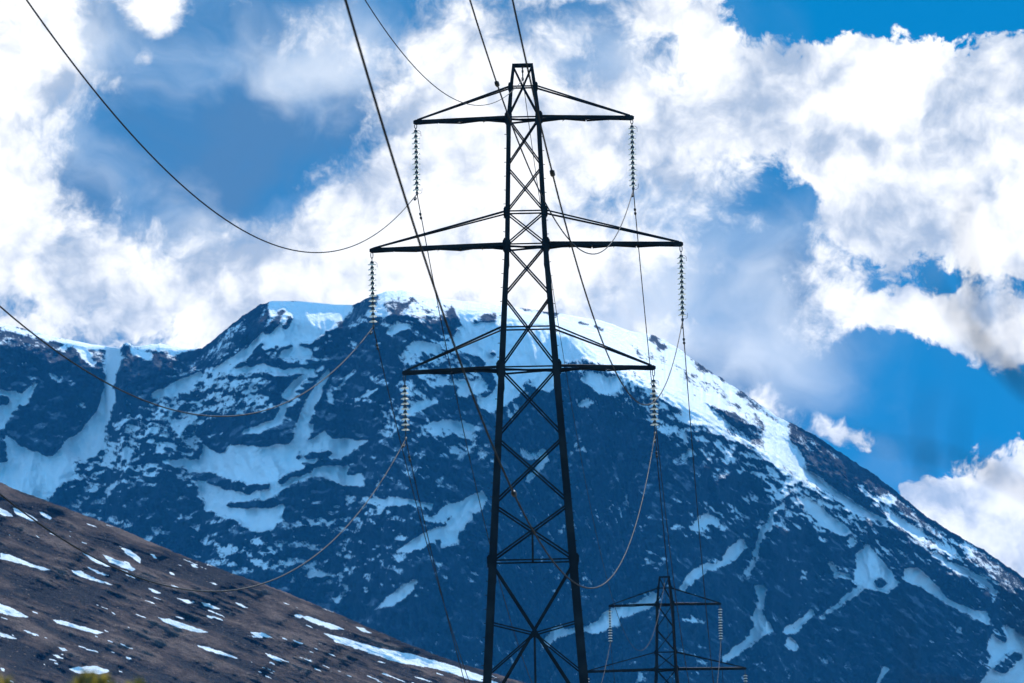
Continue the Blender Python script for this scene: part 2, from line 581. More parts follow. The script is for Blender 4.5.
M_NEAR = {'TL': .033, 'ML': .038, 'BL': .036, 'TR': .037, 'MR': .037, 'BR': .034, 'EW': .029}
LAB = {
 'TL': 'power line curving across the blue sky gap from the top crossarm\'s left tip',
 'ML': 'power line from the widest crossarm\'s left tip, sagging before the snowy left ridge',
 'BL': 'power line from the lowest crossarm\'s left tip, dipping over the brown hillside',
 'TR': 'power line from the top crossarm\'s right tip, looping back through the upper lattice',
 'MR': 'power line from the widest crossarm\'s right tip, looping up past the lattice',
 'BR': 'power line from the lowest crossarm\'s right tip, crossing the lattice and thickening upwards',
 'EW': 'thin earth wire hung inside the peak of the big pylon',
}
RAD = {'EW': .0105}
SLEEVE = {'TR': (497, 84), 'MR': (552.5, 178), 'BR': (514, 498)}
for key in ('TL', 'TR', 'ML', 'MR', 'BL', 'BR', 'EW'):
    A, B = CL1[key], CL2[key]
    d = np.array([-M_NEAR[key], -1.0])
    zf, res = fit(A, NEAR[key], d)
    pts = []
    for q in np.arange(252, 0, -2.5):
        pts.append((A[0] + d[0] * q, A[1] + d[1] * q, A[2] + zf(q)))
    L = B[1] - A[1]
    d2 = np.array([(B[0] - A[0]) / L, 1.0])
    zg, kk = fit(A, FAR[key], d2, (L, B[2] - A[2]))
    for q in np.linspace(0, L, 90)[:-1]:
        pts.append((A[0] + d2[0] * q, A[1] + q, A[2] + zg(q)))
    # the next span beyond the far pylon, towards the valley
    for q in np.linspace(0, 230, 50):
        pts.append((B[0] + .03 * q, B[1] + q, B[2] - .19 * q + .00058 * q * q))
    k = MB(); rr = RAD.get(key, .0145)
    k.tube(pts, rr, 7)
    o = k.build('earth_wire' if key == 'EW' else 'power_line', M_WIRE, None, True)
    tag(o, LAB[key], 'earth wire' if key == 'EW' else 'power line', 'wires of the power line')
    print('wire', key, 'near res', np.abs(res).max().round(1), 'sag k', round(kk, 5))

    def lump(name, q, far, r_, ln):
        z_, dd = (zg, d2) if far else (zf, d)
        pp = [Vector((A[0] + dd[0] * u, A[1] + dd[1] * u, A[2] + z_(u))) for u in (q - ln, q - ln * .6, q + ln * .6, q + ln)]
        m_ = MB(); m_.tube(pp, [rr, r_, r_, rr], 8); m_.build(name, M_FIT, o, True)
    if key != 'EW':
        # vibration dampers: two weights on a short messenger slung under the conductor
        for far in (True, False):
            q0 = 2.2 if far else 1.3
            z_, dd = (zg, d2) if far else (zf, d)
            m_ = MB()
            for e in (-.22, .22):
                c0 = [Vector((A[0] + dd[0] * (q0 + e + u), A[1] + dd[1] * (q0 + e + u), A[2] + z_(q0 + e + u) - .085)) for u in (-.09, -.05, .05, .09)]
                m_.tube(c0, [.022, .04, .04, .022], 8)
            c0 = [Vector((A[0] + dd[0] * (q0 + u), A[1] + dd[1] * (q0 + u), A[2] + z_(q0 + u) - .085)) for u in (-.2, 0, .2)]
            m_.tube(c0, .008, 6)
            m_.tube([c0[1], c0[1] + Vector((0, 0, .085))], .018, 6)
            m_.build('vibration_damper', M_FIT, o)
    if key in SLEEVE:
        nrm = np.array([d[1], -d[0]]); r_ = ray(*[[v] for v in SLEEVE[key]])[0]
        t = ((A[:2] - CAM[:2]) @ nrm) / (r_[:2] @ nrm)
        lump('sleeve', A[1] - t, False, .042, .28)

#@@TERRAIN


# ------------------------------------------------------------------ terrain
def perlin(x, y, seed=0):
    g = np.random.default_rng(seed)
    perm = g.permutation(512)
    ang = g.random(512) * 2 * np.pi
    xi, yi = np.floor(x).astype(int), np.floor(y).astype(int)
    xf, yf = x - xi, y - yi
    u = xf ** 3 * (xf * (xf * 6 - 15) + 10); v = yf ** 3 * (yf * (yf * 6 - 15) + 10)

    def gr(ix, iy, fx, fy):
        a_ = ang[perm[(perm[ix & 511] + iy) & 511]]
        return np.cos(a_) * fx + np.sin(a_) * fy
    n00 = gr(xi, yi, xf, yf); n10 = gr(xi + 1, yi, xf - 1, yf)
    n01 = gr(xi, yi + 1, xf, yf - 1); n11 = gr(xi + 1, yi + 1, xf - 1, yf - 1)
    a_ = n00 + u * (n10 - n00); b_ = n01 + u * (n11 - n01)
    return (a_ + v * (b_ - a_)) * 1.5


def fbm(x, y, octv=5, seed=0, gain=.5, ridged=False):
    t = 0; a_ = 1; tot = 0
    for o_ in range(octv):
        n = perlin(x * 2 ** o_ + 17.3 * o_, y * 2 ** o_ - 9.1 * o_, seed + o_)
        if ridged: n = 1 - 2 * np.abs(n)
        t = t + a_ * n; tot += a_; a_ *= gain
    return t / tot


def sstep(a_, b_, x):
    t = np.clip((x - a_) / (b_ - a_), 0, 1)
    return t * t * (3 - 2 * t)


class Paint:
    """patches of cover (snow, bare rock) laid on a slope, traced as outlines and strokes"""
    def __init__(self, U, V, base):
        self.U, self.V, self.A = U, V, base.copy()
        self.o = (0, 0, 1.0)
        self.rag = 0.0
        g = 9.0
        self.wu = U + 2.2 * fbm(U / g, V / g, 3, 301) + 3.0 * fbm(U / 26, V / 26, 2, 311)
        self.wv = V + 2.0 * fbm(U / g, V / g, 3, 305) + 2.5 * fbm(U / 26, V / 26, 2, 315)

    def crop(self, ox, oy, sc): self.o = (ox, oy, sc)

    def _pts(self, pts): return [(self.o[0] + x / self.o[2], self.o[1] + y / self.o[2]) for x, y in pts]

    def _apply(self, sl, d, val, soft):
        soft = soft + self.rag
        k = sstep(soft, -soft, d)
        a_ = self.A[sl]
        self.A[sl] = a_ + (val - a_) * k

    def _win(self, pts, pad):
        x0 = min(p[0] for p in pts) - pad; x1 = max(p[0] for p in pts) + pad
        y0 = min(p[1] for p in pts) - pad; y1 = max(p[1] for p in pts) + pad
        return (self.wu > x0) & (self.wu < x1) & (self.wv > y0) & (self.wv < y1)

    @staticmethod
    def _seg(px, py, a_, b_):
        dx, dy = b_[0] - a_[0], b_[1] - a_[1]
        l2 = dx * dx + dy * dy + 1e-9
        t = np.clip(((px - a_[0]) * dx + (py - a_[1]) * dy) / l2, 0, 1)
        return np.hypot(px - a_[0] - t * dx, py - a_[1] - t * dy), t

    def poly(self, val, pts, soft=1.6):
        pts = self._pts(pts)
        sl = self._win(pts, soft * 2 + 8)
        if not sl.any(): return
        px, py = self.wu[sl], self.wv[sl]
        d = np.full(px.shape, 1e9); ins = np.zeros(px.shape, bool)
        for a_, b_ in zip(pts, pts[1:] + pts[:1]):
            d = np.minimum(d, self._seg(px, py, a_, b_)[0])
            cnd = (a_[1] > py) != (b_[1] > py)
            with np.errstate(divide='ignore', invalid='ignore'):
                xx = (b_[0] - a_[0]) * (py - a_[1]) / (b_[1] - a_[1] + 1e-12) + a_[0]
            ins ^= cnd & (px < xx)
        self._apply(sl, np.where(ins, -d, d), val, soft)

    def line(self, val, rad, pts, soft=1.4):
        pts = self._pts(pts)
        if not hasattr(rad, '__len__'): rad = [rad] * len(pts)
        rad = [r_ / self.o[2] for r_ in rad]
        sl = self._win(pts, max(rad) + soft * 2 + 8)
        if not sl.any(): return
        px, py = self.wu[sl], self.wv[sl]
        d = np.full(px.shape, 1e9)
        if len(pts) == 1: d = np.hypot(px - pts[0][0], py - pts[0][1]) - rad[0]
        for i in range(len(pts) - 1):
            q, t = self._seg(px, py, pts[i], pts[i + 1])
            d = np.minimum(d, q - (rad[i] + t * (rad[i + 1] - rad[i])))
        self._apply(sl, d, val, soft)


# ---- the mountain
RIDGE = [(-260,318),(-120,316),(0,322.7),(22,328),(48,335.7),(63,338.6),(85,343),(119,348),(126,342),(133.6,346),(160,344),(185.5,348.6),(202,348.6),(222.6,332),(237.5,319),(260,305),(271,301),(297,301),(334,304.5),(352.5,305),(367,298.6),(386,291),(407,290),(428.6,297),(454,300),(501,305),(556,313),(577,316.7),(603,321),(632,331.6),(649,333.7),(662,338),(679,348.6),(698,363),(722.7,379),(753.7,399.8),(779.5,417.9),(810.5,433),(846.7,456.6),(877.7,477),(898.4,492.8),(929.4,518.6),(960.4,536.7),(991.4,554.8),(1024,578),(1100,628),(1300,760)]
NU, NW = 1180, 470
u1 = np.linspace(-230, 1250, NU)
ridge = np.interp(u1, [p[0] for p in RIDGE], [p[1] for p in RIDGE])
rocky = np.interp(u1, [0, 110, 122, 135, 200, 215, 262, 275, 345, 360, 380, 640, 660, 1020], [.25, .25, 1, .5, .5, 1, 1, .1, .1, .8, .3, .3, 1, 1])
ridge = ridge + rocky * (2.2 * fbm(u1 / 14, u1 * 0 + .5, 4, 21, .6) + 1.6 * fbm(u1 / 5, u1 * 0 + .5, 3, 25, .6))
tt = np.linspace(0, 1, NW)
tt = .72 * tt + .28 * tt ** 3
BOT = 905.0
Wg = ridge[None] + (BOT - ridge[None]) * tt[:, None]
Ug = np.repeat(u1[None], NW, 0)

pt = Paint(Ug, Wg, np.interp(Wg, [300, 470, 600], [.22, .17, .07]))
pt.rag = 2.2
# speckle and snow fields ---------------------------------------------------
SN = 1.0
pt.crop(0, 290, 3.25)
pt.poly(.36, [(0,120),(650,180),(650,683),(160,683),(280,560),(380,400),(380,190),(0,140)], 6)
pt.poly(.05, [(385,190),(420,175),(540,215),(560,250),(500,310),(480,345),(380,340),(380,230)], 4)
pt.poly(.1, [(0,140),(240,170),(330,260),(330,300),(290,420),(220,525),(150,535),(70,510),(70,400),(0,320)], 4)
pt.poly(SN, [(-400,60),(0,105),(130,148),(276,172),(390,188),(388,196),(280,186),(240,180),(160,162),(65,136),(0,122),(-400,90)], 1.2)
pt.line(SN, [14,12,8], [(255,178),(280,215),(300,235)])
pt.line(SN, [22,24,18,14,20,26,36], [(375,190),(368,230),(355,300),(345,360),(310,430),(270,480),(200,550)])
pt.poly(SN, [(-600,480),(-200,560),(0,560),(15,470),(55,480),(70,510),(150,537),(210,527),(250,492),(290,432),(320,392),(345,330),(378,320),(378,350),(350,430),(335,480),(310,530),(280,560),(270,600),(200,620),(150,685),(100,683),(0,660),(-700,700)])
pt.poly(SN, [(-300,330),(0,325),(50,328),(80,345),(60,380),(30,420),(0,450),(-300,450)])
pt.line(.05, 16, [(0,358),(12,356)])
pt.line(.05, [26,20], [(40,440),(70,480)])
pt.line(.05, 14, [(0,500),(5,545)])
pt.line(.8, [16,10], [(75,355),(112,300)])
pt.line(.75, [3,9,12], [(160,258),(175,272),(195,290)])
pt.line(.6, [10,16,12], [(240,300),(250,350),(280,380)], 3)
pt.line(.7, [8,8], [(205,195),(225,175)])
pt.line(SN, [10,16,14], [(500,345),(560,322),(630,285)])
pt.poly(.55, [(490,355),(650,310),(650,520),(520,480),(400,560),(300,560),(420,430)], 8)
pt.poly(SN, [(440,172),(640,188),(640,208),(560,206),(470,190)], 1.2)
pt.line(.9, [10,14], [(440,195),(480,215)])
pt.line(.7, [14,10,12], [(300,590),(400,590),(520,595)], 4)
pt.poly(.9, [(570,560),(620,550),(660,550),(660,600),(610,585)])
pt.crop(180, 290, 4.268)
pt.poly(.52, [(60,360),(270,290),(480,240),(640,190),(640,340),(480,480),(440,500),(300,540),(0,540),(-120,520),(0,430)], 6)
pt.poly(.12, [(-10,270),(60,250),(110,262),(230,170),(380,60),(390,120),(300,225),(150,330),(60,350),(0,350)], 3)
pt.poly(SN, [(385,40),(740,55),(720,90),(700,110),(650,170),(600,182),(560,215),(500,240),(480,228),(430,240),(340,250),(270,290),(150,352),(135,340),(230,285),(300,230),(370,160),(392,120),(380,80)])
pt.line(.08, [16,18,12], [(437,95),(405,135),(370,180)])
pt.line(.08, [14,10], [(470,115),(445,150)])
pt.line(.15, [16,10], [(350,235),(300,290)])
pt.poly(.1, [(300,300),(380,290),(460,320),(440,335),(380,320),(300,325)], 3)
pt.line(SN, [6,10,10,8], [(225,345),(350,325),(420,345),(560,345)])
pt.line(SN, [16,24,18], [(450,275),(500,265),(540,270)])
pt.line(SN, [10,18,10], [(530,210),(570,185),(600,170)])
pt.poly(.12, [(330,390),(470,360),(540,360),(460,440),(440,480),(380,470)], 4)
pt.poly(.08, [(260,560),(400,520),(430,545),(380,580),(280,610),(240,640),(420,620),(480,560),(520,560),(500,620),(480,650),(300,660),(180,600)], 4)
pt.line(SN, [14,18,22,24,22,26], [(640,345),(600,400),(565,470),(540,540),(510,600),(495,660)])
pt.line(SN, [10,18,14], [(530,365),(485,400),(460,445)])
pt.line(.9, [16,18,16,10], [(445,495),(410,560),(340,595),(275,605)])
pt.line(SN, [12,16,14], [(75,365),(30,400),(-30,425)])
pt.poly(.07, [(650,340),(740,250),(820,160),(880,190),(939,330),(939,640),(830,620),(730,640),(650,620),(590,600),(520,640),(560,560),(600,470)], 5)
pt.line(.85, [5,9,7], [(745,345),(715,375),(672,415)])
pt.line(.8, [6,8,6], [(825,420),(785,450),(745,475)])
pt.line(.7, [8,6], [(640,440),(650,480)])
pt.line(.8, [6,10,8], [(925,565),(890,590),(870,590)])
pt.line(.45, [20,24], [(700,500),(800,490)], 6)
pt.poly(.5, [(740,70),(850,20),(939,20),(939,180),(880,190),(820,150),(700,170),(640,210),(610,200)], 5)
pt.line(.07, [20,26,18], [(860,30),(760,90),(690,170)])
pt.crop(180, 420, 3.795)
pt.poly(.3, [(-400,150),(60,180),(80,330),(150,370),(260,430),(390,430),(400,330),(700,260),(835,300),(835,683),(-400,500)], 8)
pt.poly(SN, [(90,95),(140,125),(190,92),(340,100),(430,85),(470,20),(510,10),(480,75),(545,36),(580,68),(715,75),(690,98),(690,120),(640,170),(640,205),(695,195),(695,252),(620,242),(580,228),(540,215),(490,210),(440,240),(380,265),(330,305),(392,322),(385,370),(370,400),(300,428),(260,408),(220,382),(150,362),(95,345),(88,310),(75,290),(65,235),(40,195),(0,165),(-60,150),(0,148),(80,150)])
pt.line(.05, [14,20,20,18,12], [(55,205),(130,222),(200,250),(260,262),(325,245)])
pt.line(.05, [10,12,16], [(185,320),(250,322),(350,310)])
pt.line(.05, [10,14], [(485,132),(565,122)])
pt.line(.05, [14,16,18,14], [(535,162),(610,155),(650,140),(700,105)])
pt.line(.05, [10,14,10], [(385,235),(430,203),(490,185)])
pt.line(.05, [14], [(455,133)])
pt.line(.05, [20,14], [(655,188),(690,160)])
pt.line(.05, [8,10], [(475,165),(510,168)])
pt.line(.05, [20,26], [(100,70),(150,90)])
pt.poly(.7, [(455,582),(510,550),(550,568),(595,585),(540,597)], 3)
pt.line(.7, [7,7], [(760,605),(690,655)])
pt.line(.55, [14,26,14], [(590,680),(620,655),(630,640)], 3)
pt.line(.85, [4,7,6], [(715,297),(780,308),(850,315)])
pt.line(.5, [7,10,7], [(280,475),(330,485),(390,470)], 3)
pt.line(.55, [14,8], [(160,530),(195,525)], 3)
pt.line(.5, [16,10], [(370,545),(410,560)], 3)
pt.line(.5, [14,16,14], [(430,410),(500,395),(590,420)], 5)
pt.line(.45, [20], [(480,300)], 5)
pt.crop(380, 280, 4.27)
pt.poly(.55, [(0,60),(60,60),(300,90),(340,200),(420,310),(460,430),(440,560),(420,683),(0,683),(0,560),(100,500)], 6)
pt.poly(.14, [(150,190),(240,130),(320,110),(335,200),(250,262),(140,250),(60,330),(20,450),(0,470),(0,260)], 5)
pt.poly(SN, [(20,55),(90,30),(150,30),(200,70),(260,70),(330,80),(520,100),(854,180),(854,300),(700,320),(500,200),(330,150),(300,110),(260,130),(200,150),(160,180),(60,230),(30,220),(80,190),(30,170),(30,120)])
pt.poly(.6, [(20,60),(200,75),(330,95),(330,140),(160,160),(30,200)], 4)
pt.line(.08, [12,16,12], [(130,85),(75,130),(40,170)])
pt.line(.08, [10,18,16,10], [(30,110),(60,150),(120,170),(200,160)])
pt.line(.35, [8,8], [(195,130),(230,125)])
pt.poly(.06, [(170,205),(250,165),(300,120),(325,150),(333,195),(290,235),(220,262),(150,240)], 3)
pt.poly(SN, [(300,95),(500,110),(640,150),(720,200),(760,250),(854,300),(854,340),(790,345),(770,420),(720,480),(640,440),(560,520),(490,570),(430,600),(420,520),(445,460),(490,410),(440,350),(400,290),(370,250),(345,180)])
pt.line(.06, [10,14,18,18], [(402,178),(430,165),(460,160),(487,158)])
pt.line(.1, [20,22,14], [(470,425),(465,460),(450,490)])
pt.line(.1, [16,24,10], [(430,350),(395,330),(350,320)])
pt.line(.2, 10, [(735,232)])
pt.line(.2, [8, 6], [(640,430),(610,450)])
pt.line(.2, 12, [(480,315)])
pt.poly(SN, [(335,212),(370,230),(380,260),(425,315),(400,322),(340,285),(320,250)])
pt.line(.95, [14,22,26,20], [(140,560),(200,520),(300,465),(430,450)], 3)
pt.line(.95, [10,18,14], [(185,590),(260,612),(380,625)], 3)
pt.line(.08, [26,32,20], [(225,485),(270,480),(320,470)], 3)
pt.line(.08, [24,24], [(150,600),(230,560)], 4)
pt.line(.08, [30,40,36], [(230,550),(340,540),(440,590)], 5)
pt.line(.8, [14,20,14], [(100,320),(180,270),(250,300)], 4)
pt.line(.15, [14,20], [(150,340),(210,330)], 4)
pt.poly(.1, [(500,560),(600,480),(720,500),(854,440),(854,683),(440,683)], 6)
pt.line(.6, [10,16,10], [(540,590),(580,540),(640,480)], 4)
pt.crop(560, 300, 4.268)
pt.poly(.1, [(0,320),(90,310),(150,360),(280,420),(480,600),(600,683),(0,683)], 6)
pt.poly(.52, [(95,300),(330,290),(480,430),(560,500),(640,480),(740,560),(870,683),(640,683),(480,590),(300,470),(180,390)], 7)
pt.poly(SN, [(0,30),(230,90),(400,130),(560,220),(640,300),(760,390),(960,510),(1000,683),(900,600),(860,545),(740,475),(650,445),(560,500),(480,430),(380,360),(330,305),(230,290),(110,250),(0,190)])
pt.line(SN, [20,34,26], [(120,330),(180,360),(230,350)], 4)
pt.line(SN, [30,34,20], [(560,480),(640,500),(720,560)], 4)
for q in [([14,16],[(393,160),(442,208)]),([9],[(380,215)]),([10,8],[(515,208),(530,220)]),([12,20,16,14],[(572,250),(600,285),(650,310),(705,348)]),([12,20,20],[(775,398),(815,425),(850,455)]),([6,8],[(850,460),(900,490)]),([8],[(932,525)]),([4,5],[(85,92),(125,100)]),([5,7],[(150,110),(180,125)]),([5],[(575,400)]),([4],[(640,360)]),([4,3],[(600,350),(700,400)])]:
    pt.line(.2, q[0], q[1], 1.4)
pt.poly(.62, [(560,330),(720,410),(760,440),(700,440),(600,390),(480,330),(500,320)], 3)
pt.poly(.56, [(300,180),(480,250),(620,340),(560,360),(420,290),(300,230)], 4)
pt.poly(.54, [(640,330),(760,420),(880,520),(840,540),(720,450),(640,380)], 4)
pt.poly(.55, [(880,500),(1020,590),(1060,720),(960,660)], 4)
pt.line(.25, [5,9,6], [(890,480),(950,550),(1010,610)], 2)
pt.line(.08, [16,26,30,26,18], [(715,495),(770,520),(840,560),(890,600),(935,660)], 3)
pt.line(.7, [18,22,10], [(80,440),(110,430),(140,440)], 3)
pt.line(.6, [10,24,10], [(70,640),(90,630),(115,620)], 4)
pt.line(.4, [14,18,14], [(170,540),(230,490),(330,480)], 6)
pt.line(.45, [12,24,14], [(480,520),(540,560),(590,570)], 6)
pt.crop(370, 430, 2.968)
pt.line(.6, [10,22,20], [(310,20),(330,60),(360,85)], 4)
pt.line(.45, [16,22], [(220,55),(280,60)], 5)
pt.line(.7, [14,20,14], [(450,50),(470,70),(500,70)], 4)
pt.poly(SN, [(170,265),(210,232),(280,202),(330,180),(347,200),(330,230),(300,242),(305,258),(270,300),(260,332),(215,342),(210,320),(150,352),(92,352),(100,335),(170,300),(230,280),(240,262),(200,270)])
pt.poly(SN, [(15,527),(60,487),(105,455),(140,440),(130,465),(100,500),(60,522)])
pt.line(.5, [10,10], [(130,490),(165,470)], 3)
pt.line(SN, [9,8,7], [(515,62),(520,90),(472,140)])
pt.line(.8, [4,9,8], [(-10,200),(90,212),(185,220)])
pt.line(.7, [5], [(60,145)])
pt.line(.7, [6], [(205,400)])
pt.line(.6, [6,5], [(225,432),(215,442)])
pt.line(.45, [8,8], [(60,325),(100,320)], 3)
pt.line(.4, [8,8], [(0,460),(30,445)], 3)
pt.line(.55, [10,10], [(600,60),(640,45)], 4)
pt.line(.4, [14,12], [(560,300),(600,280)], 5)
pt.poly(SN, [(508,628),(540,590),(562,568),(575,588),(640,580),(742,528),(742,577),(680,600),(600,598),(540,620),(520,642)])
pt.crop(600, 430, 2.7)
pt.poly(.5, [(120,-10),(450,-10),(594,150),(620,290),(480,205),(330,110)], 8)
pt.poly(SN, [(0,498),(20,488),(100,460),(140,440),(165,445),(160,462),(120,480),(80,497),(20,522),(0,537)])
pt.poly(SN, [(213,425),(240,390),(270,365),(330,348),(345,315),(385,295),(398,318),(370,345),(340,362),(290,377),(260,402),(225,432)])
pt.line(.8, [7,8,8], [(398,385),(420,320),(440,262)])
pt.line(.8, [8,7,7], [(452,262),(460,222),(492,205)])
pt.poly(SN, [(418,420),(445,418),(452,430),(440,490),(467,540),(430,552),(395,590),(330,628),(335,605),(390,565),(415,530),(415,490),(425,460)])
pt.line(.85, [9,8,7], [(505,540),(530,540),(568,488)])
pt.line(.9, [14,10], [(513,572),(525,585)])
pt.line(.6, [14], [(543,398)], 3)
pt.line(.6, [11], [(510,665)], 3)
pt.line(.8, [8,7], [(95,680),(108,655)])
pt.line(.7, [8,16,12], [(200,85),(225,75),(245,62)], 3)
pt.poly(.42, [(210,170),(330,200),(390,240),(340,270),(270,260),(230,220)], 7)
pt.line(.8, [6,16,8], [(250,262),(275,248),(300,240)], 3)
pt.line(.45, [22,24], [(130,345),(165,340)], 6)
pt.line(.5, [8,8], [(280,435),(265,445)], 3)
pt.line(.5, [10,8], [(235,505),(265,515)], 4)
pt.poly(SN, [(450,-20),(500,-20),(510,30),(562,70),(552,100),(594,130),(620,230),(560,190),(500,90)])
pt.line(.1, [22,30], [(320,180),(420,150)], 8)
pt.crop(780, 430, 2.7)
pt.poly(.24, [(40,-30),(659,400),(659,560),(540,510),(330,400),(200,320),(80,150)], 6)
pt.poly(SN, [(-40,-20),(0,10),(60,60),(70,110),(130,145),(210,200),(290,240),(285,252),(200,217),(130,172),(60,127),(0,95),(-40,60)])
pt.poly(.05, [(40,0),(110,20),(330,180),(300,210),(240,200),(120,120),(75,80)], 3)
pt.line(.45, [12,14], [(60,25),(160,70)], 4)
pt.line(.5, [10,14,12], [(220,150),(250,190),(300,190)], 4)
pt.line(.62, [8,14,14,10], [(288,203),(330,245),(400,290),(465,330)], 3)
pt.line(.95, [7,10,6], [(305,240),(340,265),(385,290)])
pt.line(SN, [5,9,10,6], [(420,338),(480,370),(530,400),(582,437)])
pt.line(.9, [3,4], [(540,385),(590,415)])
pt.poly(.5, [(0,100),(100,150),(220,230),(300,330),(230,320),(120,230),(0,140)], 6)
pt.poly(SN, [(203,330),(240,312),(290,370),(328,408),(290,442),(230,430),(200,412)])
pt.line(.1, [14], [(272,412)])
pt.line(SN, [6,13,10], [(70,192),(120,240),(172,272)])
pt.line(.9, [10], [(192,300)])
pt.line(.75, [6,10,12], [(112,505),(170,462),(212,428)])
pt.line(.75, [7,11,8], [(138,362),(150,385),(185,395)])
pt.line(.5, [14], [(115,300)], 4)
pt.poly(SN, [(335,372),(370,368),(430,420),(450,450),(545,500),(525,508),(440,462),(380,422),(333,402)])
pt.line(.9, [8,14,8], [(535,495),(550,500),(560,520)])
pt.poly(.9, [(555,570),(590,505),(659,555),(720,600),(720,720),(500,720),(570,640)], 4)
pt.line(.1, [18,14], [(600,640),(640,610)])
pt.line(.1, [12,10], [(580,520),(600,560)], 3)
pt.line(.75, [12], [(485,535)], 3)
pt.line(.85, [10,8,7], [(18,540),(50,515),(82,490)])
pt.line(.9, [13], [(35,580)])
pt.line(.85, [9,8], [(280,645),(262,690)])
pt.line(.5, [10], [(15,668)], 3)
pt.line(.5, [6], [(300,605)], 3)
SNOW = pt.A
# speckle noise, streaked along the dip of the strata
rot = np.interp(Ug, [0, 350, 500, 640, 1024], [.35, .2, 0.0, -.55, -.62])
cu, su = np.cos(rot), np.sin(rot)
a1 = Ug * cu - Wg * su; a2 = Ug * su + Wg * cu
spk = fbm(a1 / 26, a2 / 11, 6, 41, .68)
spk2 = fbm(a1 / 9, a2 / 5, 4, 57, .7)
spk3 = fbm(a1 / 3.6, a2 / 2.4, 3, 63, .7)
low_ = fbm(Ug / 120 + .5 * fbm(Ug / 50, Wg / 50, 2, 421), Wg / 70, 3, 423)
SNOWF = SNOW + .30 * low_ * sstep(1.0, .6, SNOW) + (.75 + 1.1 * np.clip(low_, -.5, .5)) * (.62 * spk + .42 * spk2 + .34 * spk3) * (1 - .40 * np.abs(SNOW - .5) * 2)

# slope: cotangent of the face's steepness
ck = Paint(Ug, Wg, np.full(Ug.shape, .62))
ck.wu, ck.wv = Ug, Wg
ck.crop(0, 0, 1)
ck.poly(.22, [(-300,300),(215,330),(215,405),(-300,405)], 8)
ck.line(.3, 13, [(815,445),(900,503),(1024,590),(1200,720)], 6)
ck.poly(4.5, [(-300,300),(0,318),(60,336),(125,345),(125,349),(85,346.5),(40,339),(0,328),(-300,324)], 1.2)
ck.poly(4.5, [(134,340),(202,344),(202,350),(180,350),(140,348)], 1.2)
ck.poly(5.0, [(385,285),(430,285),(460,295),(640,320),(700,360),(775,412),(800,440),(800,473),(770,455),(735,432),(700,412),(660,390),(630,372),(610,363),(590,352),(570,330),(540,320),(480,310),(450,312),(430,318),(395,318)], 4)
ck.line(3.0, [9,10,5], [(775,425),(800,455),(835,488)], 4)
ck.line(1.9, [7,9,10,6], [(888,505),(915,528),(945,548),(995,592)], 3)
ck.line(2.0, [5,6,3], [(788,448),(815,480),(880,520)], 3)
ck.line(2.2, [4,5], [(255,462),(272,450)], 2)
ck.line(2.2, [3,5,4], [(310,466),(322,468),(332,476)], 2)
ck.line(2.2, [4,4], [(97,440),(108,420)], 2)
ck.line(2.2, [3,3], [(543,458),(535,470)], 2)
ck.line(2.0, [5,5], [(465,345),(470,352)], 3)
ck.poly(.42, [(262,300),(356,303),(352,332),(300,348),(262,332)], 6)
ck.A = ck.A + (np.minimum(ck.A, .45) - ck.A) * sstep(.62, .35, SNOW)
COT = ck.A + .14 * sstep(.5, .9, SNOW) * (ck.A < .8)

dW = np.diff(Wg, axis=0, prepend=Wg[:1])
DR = np.interp(u1, [-230, 105, 124, 200, 235, 345, 372, 420, 640, 1250], [8450, 8420, 8260, 8230, 8140, 8100, 8010, 8000, 8080, 8250])
CUM = np.cumsum(dW * (8000 / F) * COT, axis=0)
for _ in range(3):
    kk_ = 9
    pad_ = np.pad(CUM, ((0, 0), (kk_, kk_)), mode='edge')
    cs_ = np.cumsum(pad_, axis=1)
    CUM = (cs_[:, 2 * kk_:] - np.concatenate([np.zeros((NW, 1)), cs_[:, :-2 * kk_ - 1]], 1))[:, :NU] / (2 * kk_ + 1)
Dg = DR[None] - CUM
down = Wg - ridge[None]
fade = sstep(0, 26, down)
gul = fbm(Ug / 70 + .25 * fbm(Ug / 60, Wg / 60, 2, 71), Wg / 190, 5, 77, .52, True)
rel = fbm(a1 / 34, a2 / 20, 6, 91, .6, True)
crag = fbm(Ug / 7, Wg / 10, 4, 99, .6)
rock = 1 - sstep(.45, .8, SNOW)
steep = sstep(2.2, .8, COT)
steep = (steep + np.roll(steep, 6, 1) + np.roll(steep, -6, 1) + np.roll(steep, 6, 0) + np.roll(steep, -6, 0)) / 5
fade = fade * (.15 + .85 * steep)
Dg = Dg - fade * (38 * gul + (4 + 13 * rock) * rel * 1.0 + (1.0 + 3.4 * rock) * crag)
# flutes down the fall line, cut into the cliffs
flute = fbm(Ug / 17 + .7 * fbm(Ug / 45, Wg / 45, 3, 401), Wg / 85 + .02 * Ug, 5, 405, .55, True)
Dg = Dg - fade * rock * 10 * flute
cotl = -np.gradient(Dg, axis=0) / np.maximum(np.gradient(Wg, axis=0), .05) / (8000 / F)
for _ in range(2):
    cotl = (cotl + np.roll(cotl, 1, 0) + np.roll(cotl, -1, 0) + np.roll(cotl, 1, 1) + np.roll(cotl, -1, 1)) / 5
ledge = np.clip((cotl - .75) / 1.1, -1, 1) * steep
DUST = .62 * ledge - .30 * flute + .45 * fbm(Ug / 13 + .8 * fbm(Ug / 40, Wg / 30, 3, 171), Wg / 15, 6, 173, .72)
DUST = DUST + np.interp(Wg, [300, 420, 520, 680], [.20, .12, 0, -.16]) - .2
DUST = DUST - .6 * (1 - steep) - .45 * sstep(60, 15, down)
SNOWF = SNOWF + rock * (.26 * ledge - .16 * flute + .05)
P = CAM + ray(Ug, Wg) * Dg[..., None]
